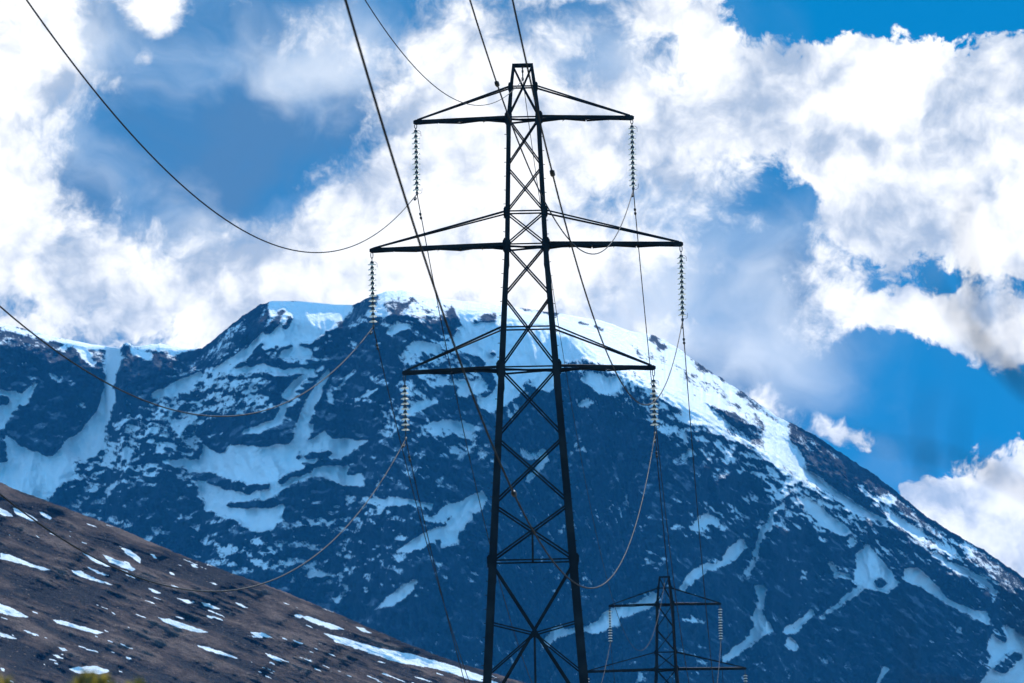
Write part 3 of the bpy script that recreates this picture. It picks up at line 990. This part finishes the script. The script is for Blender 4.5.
# far side, falling away behind the skyline
top = P[0]
back = []
for k_ in range(1, 15):
    f_ = k_ / 14
    q = top.copy()
    q[:, 1] = q[:, 1] + 60 * k_ + 2200 * f_ ** 2
    q[:, 0] = q[:, 0] * (q[:, 1] / top[:, 1])
    q[:, 2] = top[:, 2] - (top[:, 2] + 40) * (.05 * f_ + .95 * f_ ** 1.7) + 0
    back.append(q)
BK = np.array(back[::-1])
ALL = np.concatenate([BK, P], 0)
SA = np.concatenate([np.full(BK.shape[:2], .9), SNOWF], 0)

mt, t = new_mat('rock_and_snow')
tc = t.n('ShaderNodeTexCoord')
ob = tc.outputs['Object']
sn = t.attr('snow')
f1 = t.noise(ob, .13, 5, .65).outputs[0]
f2 = t.noise(ob, .55, 3, .6).outputs[0]
k = t.math('ADD', sn, t.math('MULTIPLY_ADD', f1, .8, -.4))
k = t.math('ADD', k, t.math('MULTIPLY_ADD', f2, .5, -.25))
mask = t.smooth(k, .39, .66)
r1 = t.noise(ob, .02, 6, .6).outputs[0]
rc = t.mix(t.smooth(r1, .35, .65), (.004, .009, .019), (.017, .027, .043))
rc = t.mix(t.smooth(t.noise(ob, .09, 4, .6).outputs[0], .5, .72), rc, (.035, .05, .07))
dst = t.smooth(t.math('ADD', t.attr('dust'), t.math('ADD', t.math('MULTIPLY_ADD', f1, .9, -.45), t.math('MULTIPLY_ADD', f2, .5, -.25))), -.12, .62)
rc = t.mix(t.math('MULTIPLY', dst, .24), rc, (.5, .58, .66))
colr = t.mix(mask, rc, (.92, .93, .94))
out(t, principled(t, colr, t.math('MULTIPLY_ADD', mask, -.25, .9), 0.0, (t.math('ADD', f1, t.math('MULTIPLY', f2, .35)), .7, 6.0), **{'Specular IOR Level': .03}))
mountain = link('mountain', grid_mesh('mountain', ALL, mt, {'snow': SA, 'dust': np.concatenate([np.zeros(BK.shape[:2]), DUST], 0)}))
tag(mountain, 'snow streaked rocky mountain with steep blue shaded face', 'mountain', kind='structure')

# ---- the brown hillside at lower left
HILL = [(-400,300),(-120,430),(0,482.5),(25,493),(46.8,501),(71.7,510.5),(103,521.5),(140,537),(174.6,552.6),(218,568),(249.5,579),(280.6,590),(300,598),(380,632),(411,644.6),(442,657),(480,669.6),(530,684),(700,735),(1000,800),(1300,840)]
hu = np.linspace(-400, 1250, 900)
hr = np.interp(hu, [p[0] for p in HILL], [p[1] for p in HILL]) + .8 * fbm(hu / 4, hu * 0 + .7, 3, 137, .6) + 1.6 * fbm(hu / 22, hu * 0 + .3, 4, 131, .55)
hn = 300
ht = np.linspace(0, 1, hn); ht = .6 * ht + .4 * ht ** 2.5
HW_ = hr[None] + (900 - hr[None]) * ht[:, None]
HU = np.repeat(hu[None], hn, 0)
hp = Paint(HU, HW_, np.zeros(HU.shape))
hp.rag = .9
hp.wu = HU + 1.3 * fbm(HU / 6, HW_ / 4, 3, 141); hp.wv = HW_ + 1.0 * fbm(HU / 6, HW_ / 4, 3, 145)
hp.crop(0, 470, 3.207)
for pl in [
 [(-40,110),(0,120),(25,132),(45,148),(20,150),(0,140),(-40,130)], [(38,120),(60,125),(90,140),(125,162),(100,165),(70,150),(45,138)], [(122,132),(140,135),(170,155),(160,160),(140,150)],
 [(0,262),(40,275),(100,300),(170,322),(140,323),(80,305),(0,285)], [(383,245),(420,258),(455,285),(450,300),(435,290),(400,265)], [(480,268),(492,270),(506,285),(494,283)],
 [(262,263),(290,275),(325,292),(355,312),(335,308),(290,288)], [(328,268),(350,278),(400,297),(438,318),(425,325),(390,312),(345,292)], [(268,304),(300,318),(350,338),(335,340),(300,326)],
 [(226,320),(260,325),(310,348),(362,368),(340,366),(290,352),(240,335)], [(-60,410),(0,427),(40,442),(95,472),(60,473),(0,460),(-60,440)], [(166,478),(200,482),(270,503),(338,522),(310,526),(240,508),(180,490)],
 [(-30,515),(0,520),(65,543),(40,543),(0,532)], [(503,470),(540,477),(600,495),(668,520),(640,524),(570,505),(520,485)], [(622,557),(680,572),(778,606),(740,602),(660,578)],
 [(218,640),(250,630),(310,628),(355,645),(330,655),(250,652)], [(640,422),(670,428),(712,448),(690,446),(655,436)], [(753,426),(772,428),(798,443),(780,442)], [(805,522),(825,522),(845,538),(828,540)], [(833,520),(850,525),(876,538),(860,538)],
 [(560,408),(600,415),(620,428),(600,428)], [(610,300),(625,305),(640,315),(622,312)], [(540,325),(552,327),(562,338),(548,336)], [(670,357),(685,360),(702,370),(686,368)], [(180,567),(205,572),(222,580),(200,580)], [(0,632),(18,636),(15,645),(0,643)],
 [(465,372),(500,385),(520,398),(495,394)], [(940,462),(965,466),(965,478),(950,474)]]:
    hp.poly(1.0, pl, .9)
hp.crop(0, 0, 1)
for pl in [[(296,614),(310,617),(332,624),(346,630),(330,629),(310,622)], [(354,626),(364,628),(374,634),(362,632)], [(322,632),(345,638),(380,648),(420,656),(455,667),(490,678),(470,677),(430,668),(395,662),(360,650),(335,642)], [(250,632),(262,633),(268,637),(256,636)], [(418,660),(440,662),(470,672),(500,684),(470,680)]]:
    hp.poly(1.0, pl, .9)
hp.A = np.maximum(hp.A, sstep(.37, .5, fbm((HU * .93 + HW_ * .36) / 34, (HW_ - HU * .37) / 3.4, 3, 231, .5) + .35 * fbm(HU / 120, HW_ / 60, 2, 237) - .05) * .95)
hband = fbm((HU * .9 + HW_ * .42) / 120, (HW_ - HU * .36) / 16, 6, 151, .6)
hfine = fbm((HU) / 16, (HW_ - HU * .36) / 4, 5, 161, .65)
hc = np.full(HU.shape, 2.7)
hD = 2000 - .25 * (HU) * .4 - np.cumsum(np.diff(HW_, axis=0, prepend=HW_[:1]) * (2000 / F) * hc, axis=0)
hfade = sstep(0, 14, HW_ - hr[None])
hD = hD - hfade * (2.2 * hband + .8 * hfine + 9 * fbm((HU + HW_) / 60, (HW_ - HU * .2) / 130, 4, 241))
HP = CAM + ray(HU, HW_) * hD[..., None]
top = HP[0]
back = []
for k_ in range(1, 9):
    f_ = k_ / 8
    q = top.copy(); q[:, 1] += 40 * k_ + 500 * f_ ** 2
    q[:, 0] *= q[:, 1] / top[:, 1]
    q[:, 2] = top[:, 2] - (top[:, 2] + 40) * (.06 * f_ + .94 * f_ ** 1.6)
    back.append(q)
BK = np.array(back[::-1])
mt, t = new_mat('heather_and_snow')
tc = t.n('ShaderNodeTexCoord'); ob = tc.outputs['Object']
sn = t.attr('snow'); bd = t.attr('band')
f1 = t.noise(ob, .5, 4, .6).outputs[0]
f2 = t.noise(ob, .12, 5, .65).outputs[0]
f3 = t.noise(ob, 1.6, 3, .7).outputs[0]
mask = t.smooth(t.math('ADD', sn, t.math('MULTIPLY_ADD', f1, 1.0, -.5)), .48, .64)
b1 = t.math('ADD', bd, t.math('MULTIPLY_ADD', f2, .9, -.45))
heath = t.mix(t.smooth(b1, -.16, .12), (.006, .012, .024), (.054, .037, .038))  # dark bands: slope shade put into the heather colour
heath = t.mix(t.smooth(b1, .12, .5), heath, (.125, .085, .075))  # sunlit brown patches, painted as lighter heather
heath = t.mix(t.smooth(f3, .5, .75), heath, (.03, .025, .022))
heath = t.mix(t.smooth(t.noise(ob, .9, 3, .7).outputs[0], .62, .7), heath, (.2, .14, .11))
colr = t.mix(mask, heath, (.86, .87, .89))
out(t, principled(t, colr, .95, 0.0, (t.math('ADD', f1, f3), .6, 1.2), **{'Specular IOR Level': .03}))
hill = link('hill', grid_mesh('hill', np.concatenate([BK, HP], 0), mt, {'snow': np.concatenate([np.zeros(BK.shape[:2]), hp.A], 0), 'band': np.concatenate([np.zeros(BK.shape[:2]), 1.7 * hband + .5 * hfine], 0)}))
tag(hill, 'brown heather hillside with scattered snow patches', 'hill', kind='structure')

# ---- the valley floor
gx = np.concatenate([-np.geomspace(12000, 20, 60), [0], np.geomspace(20, 12000, 60)])
gy = np.concatenate([-np.geomspace(2500, 30, 18), [0], np.geomspace(20, 13000, 110)])
GX, GY = np.meshgrid(gx, gy)
GZ = np.interp(GY, [-2500, -200, -20, 60, 256, 505, 900, 2500, 13000], [30, 14, 4, -.05, 0, B2[2], -30, -45, -60]) - .0
GZ = GZ + 1.5 * fbm(GX / 160, GY / 160, 4, 201) * sstep(30, 400, np.hypot(GX, GY - 0)) * sstep(0, 60, np.hypot(GX - BASE1[0], GY - D1)) * sstep(0, 60, np.hypot(GX - B2[0], GY - D2))
GZ = np.where(np.hypot(GX, GY) < 15, np.minimum(GZ, .0), GZ)
GP = np.stack([GX, GY, GZ], -1)[:, ::-1]
mt, t = new_mat('moorland')
tc = t.n('ShaderNodeTexCoord'); ob = tc.outputs['Object']
a_ = t.noise(ob, .06, 6, .65).outputs[0]; b_ = t.noise(ob, 2.0, 4, .65).outputs[0]
colr = t.mix(t.smooth(a_, .35, .65), (.05, .055, .022), (.13, .095, .055))
colr = t.mix(t.smooth(b_, .5, .75), colr, (.03, .028, .018))
out(t, principled(t, colr, .95, 0.0, (b_, .6, .2)))
ground = link('ground', grid_mesh('ground', GP, mt))
tag(ground, 'rough moorland valley floor', 'ground', kind='structure')

#@@PLANTS


def zground(x, y):
    return float(np.interp(y, [-2500, -200, -20, 60, 256, 505], [30, 14, 4, -.05, 0, B2[2]]))


# ------------------------------------------------------------------ near plants, out of focus
mt, t = new_mat('gorse_leaf')
oi = t.n('ShaderNodeTexCoord')
nz = t.noise(oi.outputs['Object'], 14, 3, .6).outputs[0]
colr = t.mix(t.smooth(nz, .35, .6), (.04, .045, .014), (.2, .16, .025))
colr = t.mix(t.smooth(nz, .52, .62), colr, (.55, .38, .04))
p = principled(t, colr, .6)
tr = t.n('ShaderNodeBsdfTranslucent'); t.put(tr.inputs[0], colr)
mx = t.n('ShaderNodeMixShader'); mx.inputs[0].default_value = .45
t.t.links.new(p.outputs[0], mx.inputs[1]); t.t.links.new(tr.outputs[0], mx.inputs[2])
out(t, mx)
M_LEAF = mt


def shrub(px, tips, Y, label, seed):
    g = random.Random(seed)
    base = at(px, 700, Y)
    z0 = zground(base[0], Y)
    root = empty('gorse_bush', (base[0], Y, z0))
    tag(root, label, 'bush', 'yellow flowering bushes at the bottom edge')
    st = MB(); lf = MB()
    O = Vector(root.location)
    heads = []
    for (tx, ty) in tips:
        P_ = Vector(at(tx, ty, Y + g.uniform(-.3, .3))) - O
        heads.append((P_, 1.0))
    hmin = min(p_.z for p_, _ in heads)
    for _ in range(26):
        a_ = g.uniform(0, 6.28); rr = g.uniform(.15, .85)
        heads.append((Vector((math.cos(a_) * rr, math.sin(a_) * rr, hmin * g.uniform(.45, .86) - rr * .35)), .8))
    for P_, q in heads:
        mid = Vector((P_.x * .55, P_.y * .55, P_.z * .45))
        pts = [Vector((0, 0, -.08)), mid * .5, mid, mid.lerp(P_, .5) + Vector((g.uniform(-.03, .03), g.uniform(-.03, .03), 0)), P_ - Vector((0, 0, .03))]
        st.tube(pts, [.03, .024, .016, .009, .003], 6)
        n = 190
        for i in range(n):
            f_ = (i / n) ** .8
            c0 = pts[2].lerp(pts[4], f_)
            spread = .035 + .11 * (1 - f_)
            v = Vector((g.gauss(0, 1), g.gauss(0, 1), g.gauss(0, .7)))
            v.normalize()
            c0 = c0 + v * spread * g.uniform(.1, 1)
            d = (v + Vector((0, 0, 1.1))).normalized()
            side = d.cross(Vector((g.gauss(0, 1), g.gauss(0, 1), g.gauss(0, 1)))).normalized()
            ln, wd = g.uniform(.025, .05), g.uniform(.008, .015)
            k0 = len(lf.v)
            lf.v += [c0 - d * ln * .3, c0 + side * wd, c0 + d * ln, c0 - side * wd]
            lf.f.append((k0, k0 + 1, k0 + 2, k0 + 3))
    st.build('stems', M_BARK, root)
    lf.build('foliage', M_LEAF, root)


shrub(92, [(80,673),(87,669),(93,671),(99,670),(105,672)], 30, 'blurred yellow green bush tip at the bottom edge, the widest of them', 3)
shrub(2, [(-6,675),(4,673),(-15,678)], 29, 'blurred dark yellowish bush tip cut by the bottom left corner', 5)
shrub(139, [(133,679),(141,677)], 32, 'faint blurred bush tip just right of the wider yellow green one', 8)

# bare tree just outside the frame, its out of focus twigs hanging into the sky at right
YT = 8.0


def tp(x, y, dy=0.0): return Vector(at(x, y, YT + dy))


foot = tp(1420, 500); foot.z = zground(foot.x, YT) - .05
tree = empty('bare_tree', foot)
TW = .52
tag(tree, 'bare tree at the right edge, only its blurred twigs showing against sky and slope', 'tree')
k = MB()
tpts = [foot - foot, Vector((.03, .05, .8)), Vector((-.02, .02, 1.6)), Vector((.05, -.05, 2.5)), Vector((.02, .0, 3.4)), Vector((.1, .05, 4.4))]
k.tube(tpts, [.09, .075, .062, .05, .034, .012], 10)
k.build('trunk', M_BARK, tree)


def branch(pts, r0, r1):
    pts = [q - foot for q in pts]
    n = len(pts)
    k = MB(); k.tube(pts, [TW * (r0 + (r1 - r0) * i / (n - 1)) for i in range(n)], 8)
    k.build('branch', M_BARK, tree)


def onk(z): return Vector((np.interp(z, [p.z for p in tpts], [p.x for p in tpts]), np.interp(z, [p.z for p in tpts], [p.y for p in tpts]), z)) + foot


zt = lambda y: tp(1400, y).z - foot.z
branch([onk(zt(560)), tp(1230, 500), tp(1110, 440), tp(1024, 387), tp(990, 356), tp(962, 326), tp(938, 292), tp(925, 262)], .012, .002)
branch([tp(990, 356), tp(980, 320), tp(968, 270), tp(962, 222), tp(968, 190)], .0052, .002)
branch([tp(1024, 387), tp(1010, 350), tp(1008, 310), tp(1016, 262)], .005, .002)
branch([onk(zt(620)), tp(1200, 590), tp(1080, 520), tp(1000, 478), tp(962, 462), tp(930, 450), tp(880, 446), tp(845, 430)], .007, .0012)
branch([tp(930, 450), tp(924, 480), tp(922, 420), tp(929, 385)], .0032, .0012)
branch([tp(962, 462), tp(960, 430), tp(966, 400)], .0028, .001)
branch([onk(zt(760)), tp(1200, 735), tp(1060, 700), tp(960, 690), tp(908, 684), tp(906, 640), tp(903, 600)], .006, .0015)
branch([tp(1060, 700), tp(1030, 650), tp(1010, 600), tp(1004, 560)], .006, .002)

g_ = random.Random(4)
for (bx, by) in ((996, 362), (955, 315), (1000, 478), (1060, 410)):
    a0 = tp(bx, by)
    an = g_.uniform(-2.3, -.9); ln = g_.uniform(35, 75)
    q1 = (bx + math.cos(an) * ln * .5 + g_.uniform(-5, 5), by + math.sin(an) * ln * .5)
    q2 = (bx + math.cos(an) * ln + g_.uniform(-9, 9), by + math.sin(an) * ln)
    branch([a0, tp(*q1, g_.uniform(-.1, .1)), tp(*q2, g_.uniform(-.2, .2))], .0034, .0016)

#@@SKY


# ------------------------------------------------------------------ sun, sky and clouds
SUN_AZ, SUN_EL = R(12.0), R(37.0)     # azimuth measured from the view direction (+y) towards +x
sun = bpy.data.lights.new('sun', 'SUN')
sun.energy = 4.9
sun.angle = R(.53)
sun.color = (1.0, .965, .91)
so = bpy.data.objects.new('sun', sun)
COL.objects.link(so)
sd = Vector((math.sin(SUN_AZ) * math.cos(SUN_EL), math.cos(SUN_AZ) * math.cos(SUN_EL), math.sin(SUN_EL)))
so.rotation_euler = sd.to_track_quat('Z', 'Y').to_euler()
so.location = (0, 0, 900)

wd = bpy.data.worlds.new('World')
S.world = wd
wd.use_nodes = True
t = NT(wd.node_tree)
tc = t.n('ShaderNodeTexCoord')
dirv = tc.outputs['Generated']
sky = t.n('ShaderNodeTexSky', sky_type='NISHITA')
sky.sun_disc = False
sky.sun_elevation = SUN_EL
sky.sun_rotation = SUN_AZ
sky.altitude = 100
sky.air_density = 1.0
sky.dust_density = .2
sky.ozone_density = 3.0
sx = t.n('ShaderNodeSeparateXYZ'); t.t.links.new(dirv, sx.inputs[0])
yy = t.math('MAXIMUM', sx.outputs[1], .02)
pu = t.math('MULTIPLY', t.math('DIVIDE', sx.outputs[0], yy), F / 100)
pv = t.math('MULTIPLY', t.math('DIVIDE', sx.outputs[2], yy), -F / 100)
cmb = t.n('ShaderNodeCombineXYZ'); t.put(cmb.inputs[0], pu); t.put(cmb.inputs[1], pv)
pos = cmb.outputs[0]                      # sky position in units of 0.67 degrees


def W2(x, y):
    r_ = ray([x], [y])[0]
    return r_[0] * F / 100, -r_[2] * F / 100


# turbulence bends the cloud outlines
def warp(p, sc, amt, det=3):
    nz = t.noise(p, sc, det, .55, dim='2D')
    v = t.vmath('SUBTRACT', nz.outputs['Color'], (.5, .5, .5))
    return t.vmath('MULTIPLY_ADD', v, (amt, amt, 0), p)


posw = warp(warp(pos, .9, .38, 3), 3.2, .10, 5)


def blobs(p, lst, base):
    acc = base
    for (x, y, rx, ry, ro, amp) in lst:
        mp = t.n('ShaderNodeMapping', vector_type='TEXTURE')
        u_, v_ = W2(x, y)
        mp.inputs['Location'].default_value = (u_, v_, 0)
        mp.inputs['Rotation'].default_value = (0, 0, R(ro))
        mp.inputs['Scale'].default_value = (rx / 100, ry / 100, 1)
        t.t.links.new(p, mp.inputs[0])
        g = t.n('ShaderNodeTexGradient', gradient_type='SPHERICAL')
        t.t.links.new(mp.outputs[0], g.inputs[0])
        acc = t.math('MULTIPLY_ADD', g.outputs['Fac'], amp, acc)
    return acc


CLOUD = [
 (20, 90, 150, 210, 0, .95), (0, 240, 130, 110, 0, .6), (200, 290, 300, 75, -4, .75), (350, 225, 190, 95, -25, .75), (470, 170, 170, 180, 0, .75),
 (560, 120, 140, 90, 0, .55), (690, 15, 120, 75, 10, .65), (850, 130, 250, 135, 0, 1.0), (975, 150, 180, 170, 0, .95), (820, 290, 55, 110, 10, .8),
 (960, 235, 120, 60, 0, .6), (640, 120, 130, 70, 0, .45), (430, 285, 250, 40, 0, .6), (600, 270, 130, 70, 0, .55),
 (162, 8, 44, 40, 0, 1.6), (147, 53, 18, 14, 0, .9), (1000, 520, 120, 95, 0, 1.5), (1008, 335, 85, 60, 0, 1.3), (885, 305, 70, 42, 0, 1.0), (935, 325, 70, 40, 0, .9), (965, 290, 60, 40, 0, .5),
 (765, 402, 50, 30, 30, 1.2), (845, 430, 75, 30, 0, 1.7), (290, 60, 120, 60, -30, .35), (450, 60, 70, 90, 0, .5), (120, 250, 70, 60, 0, .3), (620, 350, 120, 60, 0, .3),
 (205, 110, 215, 140, -12, -1.25), (108, 25, 46, 60, 0, -1.1), (205, 30, 40, 60, 0, -.4), (275, 175, 140, 85, -20, -.7), (95, 165, 90, 90, 0, -.45), (400, 5, 110, 45, 0, -.5), (597, 62, 80, 34, -10, -.5), (672, 62, 50, 34, 0, -.35),
 (930, -20, 300, 75, 0, -1.7), (758, 22, 50, 36, 0, -.9), (770, 265, 110, 150, 10, -.75), (690, 190, 120, 50, -10, -.2), (945, 285, 140, 60, 5, -.7), (900, 420, 220, 95, 0, -1.5), (715, 340, 130, 90, 0, -.45),
 (785, 215, 34, 70, -10, -.45), (970, 60, 26, 26, 0, -.6), 
]
VEIL = [(980, 320, 130, 110, 0, .5), (180, 130, 480, 330, 0, 1.5), (620, 270, 280, 260, 0, 1.5), (560, 40, 260, 150, 0, .9), (720, 330, 170, 170, 0, 1.1), (860, 440, 200, 70, 0, .4)]
VBRIGHT = [(330, 30, 150, 60, 0, .35), (240, 60, 130, 80, 0, .28), (60, 60, 120, 160, 0, .3), (190, 140, 170, 110, 0, -.06), (270, 190, 120, 60, 0, -.25), (640, 250, 160, 90, 0, -.1), (600, 330, 200, 60, 0, .3), (590, 210, 120, 60, 0, .22), (990, 330, 60, 60, 0, .2), (760, 240, 70, 120, 0, -.2), (690, 320, 150, 120, 0, .42), (700, 230, 130, 100, 0, .34), (800, 370, 110, 70, 0, .25), (780, 290, 80, 80, 0, .15), (560, 40, 120, 50, 0, .2), (870, 430, 160, 60, 0, -.25)]


def density(p, det):
    d = blobs(p, CLOUD, .42)
    n1 = t.noise(pos, .85, det, .58, dim='2D').outputs[0]
    n2 = t.noise(p, 2.6, det, .64, dim='2D').outputs[0]
    d = t.math('ADD', d, t.math('MULTIPLY_ADD', n1, 1.0, -.5))
    vo = t.n('ShaderNodeTexVoronoi', voronoi_dimensions='2D', feature='SMOOTH_F1')
    vo.inputs['Scale'].default_value = 1.9; vo.inputs['Detail'].default_value = 4.0; vo.inputs['Roughness'].default_value = .6
    vo.inputs['Smoothness'].default_value = .55; vo.normalize = True
    t.put(vo.inputs['Vector'], p)
    global PUFF
    PUFF = vo.outputs['Distance']
    d = t.math('ADD', d, t.math('MULTIPLY_ADD', PUFF, -1.5, .55))
    n3 = t.noise(p, 9.0, 5, .62, dim='2D').outputs[0]
    d = t.math('ADD', d, t.math('MULTIPLY_ADD', n2, .8, -.4))
    d = t.math('ADD', d, t.math('MULTIPLY_ADD', n3, .5, -.25))
    return d


den = density(posw, 9)
# soft high layer: broad, thin, blue grey to white
soft = warp(pos, .45, 1.3, 3)
v1 = t.noise(soft, .55, 6, .5, dim='2D').outputs[0]
v2 = t.noise(t.vmath('ADD', soft, (7.3, 2.1, 0)), .8, 6, .52, dim='2D').outputs[0]
veil = t.math('MINIMUM', blobs(posw, VEIL, 0.0), 1.0)
vb = blobs(soft, VBRIGHT, 0.0)
valpha = t.math('MULTIPLY', veil, t.smooth(v1, .25, .68, .35, 1.0), None, True)
vtone = t.smooth(t.math('ADD', v2, vb), .36, .95)
vcol = t.mix(vtone, (.085, .205, .39), (.80, .86, .93))
lo = t.math('MULTIPLY_ADD', veil, -.30, .50)
hi = t.math('MULTIPLY_ADD', veil, .42, .70)
alpha = t.smooth(den, lo, hi)
# self shading: thicker cores turned from the light are greyer
sh1 = t.noise(t.vmath('ADD', posw, (.0, .16, 0)), 1.5, 6, .55, dim='2D').outputs[0]
sh2 = t.noise(t.vmath('ADD', posw, (.05, -.16, 0)), 1.5, 6, .55, dim='2D').outputs[0]
relf = t.math('SUBTRACT', sh1, sh2)
big = t.noise(t.vmath('ADD', soft, (3.1, 8.4, 0)), .75, 5, .5, dim='2D').outputs[0]
shade = t.smooth(t.math('ADD', t.math('MULTIPLY_ADD', PUFF, -.9, t.math('MULTIPLY_ADD', relf, 1.0, .28)), t.math('MULTIPLY_ADD', big, 1.35, -.15)), .06, .80)

hsv = t.n('ShaderNodeHueSaturation')
hsv.inputs['Hue'].default_value = .483
hsv.inputs['Saturation'].default_value = 2.6
hsv.inputs['Value'].default_value = 1.1
up = t.vmath('ADD', dirv, (0, -1.2, .5))
t.t.links.new(t.vmath('NORMALIZE', up), sky.inputs[0]) if len(sky.inputs) else None
t.t.links.new(sky.outputs[0], hsv.inputs['Color'])
bg1 = t.n('ShaderNodeBackground'); t.put(bg1.inputs[0], hsv.outputs[0]); bg1.inputs[1].default_value = .2
cl = t.mix(shade, (.36, .44, .56), (1.0, .99, .97))
bgv = t.n('ShaderNodeBackground'); t.put(bgv.inputs[0], vcol); bgv.inputs[1].default_value = .85
bg2 = t.n('ShaderNodeBackground'); t.put(bg2.inputs[0], cl); bg2.inputs[1].default_value = .95
m1 = t.n('ShaderNodeMixShader'); t.put(m1.inputs[0], t.math('MULTIPLY', valpha, .93)); t.t.links.new(bg1.outputs[0], m1.inputs[1]); t.t.links.new(bgv.outputs[0], m1.inputs[2])
# unseen bright cloud added over the rest of the dome to lift the ambient
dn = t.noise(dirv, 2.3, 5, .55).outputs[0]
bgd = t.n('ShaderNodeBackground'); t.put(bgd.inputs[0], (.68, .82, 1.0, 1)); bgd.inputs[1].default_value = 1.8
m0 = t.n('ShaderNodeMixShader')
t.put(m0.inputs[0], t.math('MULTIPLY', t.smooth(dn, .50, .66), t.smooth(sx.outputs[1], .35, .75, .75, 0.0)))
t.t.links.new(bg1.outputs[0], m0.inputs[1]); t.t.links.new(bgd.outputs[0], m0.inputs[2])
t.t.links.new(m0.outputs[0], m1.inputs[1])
m2 = t.n('ShaderNodeMixShader')
# the cloud bank fills this part of the sky; elsewhere blue with the added bright cloud
lim = t.math('MULTIPLY', t.smooth(t.math('ABSOLUTE', pu), 16.0, 45.0, 1.0, 0.0), t.smooth(sx.outputs[1], .1, .5))
lim = t.math('MULTIPLY', lim, t.smooth(pv, -45.0, -16.0))
t.put(m2.inputs[0], t.math('MULTIPLY', alpha, lim))
t.t.links.new(m1.outputs[0], m2.inputs[1]); t.t.links.new(bg2.outputs[0], m2.inputs[2])
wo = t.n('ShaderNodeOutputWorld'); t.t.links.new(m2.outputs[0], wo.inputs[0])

# ------------------------------------------------------------------ the blue air
HZ = True
if HZ:
    x0, x1, y0, y1, z0, z1 = -13000, 13000, -3000, 14000, -64, 610
    v = [(x, y, z) for x in (x0, x1) for y in (y0, y1) for z in (z0, z1)]
    f = [(0, 1, 3, 2), (4, 6, 7, 5), (0, 4, 5, 1), (2, 3, 7, 6), (0, 2, 6, 4), (1, 5, 7, 3)]
    mt = bpy.data.materials.new('haze'); mt.use_nodes = True
    t = NT(mt.node_tree)
    pv_ = t.n('ShaderNodeVolumePrincipled')
    pv_.inputs['Color'].default_value = (.04, .41, 1.0, 1)
    pv_.inputs['Density'].default_value = .15 / 8000
    pv_.inputs['Anisotropy'].default_value = 0.0
    o = t.n('ShaderNodeOutputMaterial'); t.t.links.new(pv_.outputs[0], o.inputs['Volume'])
    hz = link('haze', mesh('haze', v, f, mt))
    tag(hz, 'thin blue haze filling the valley air', 'haze', kind='stuff')
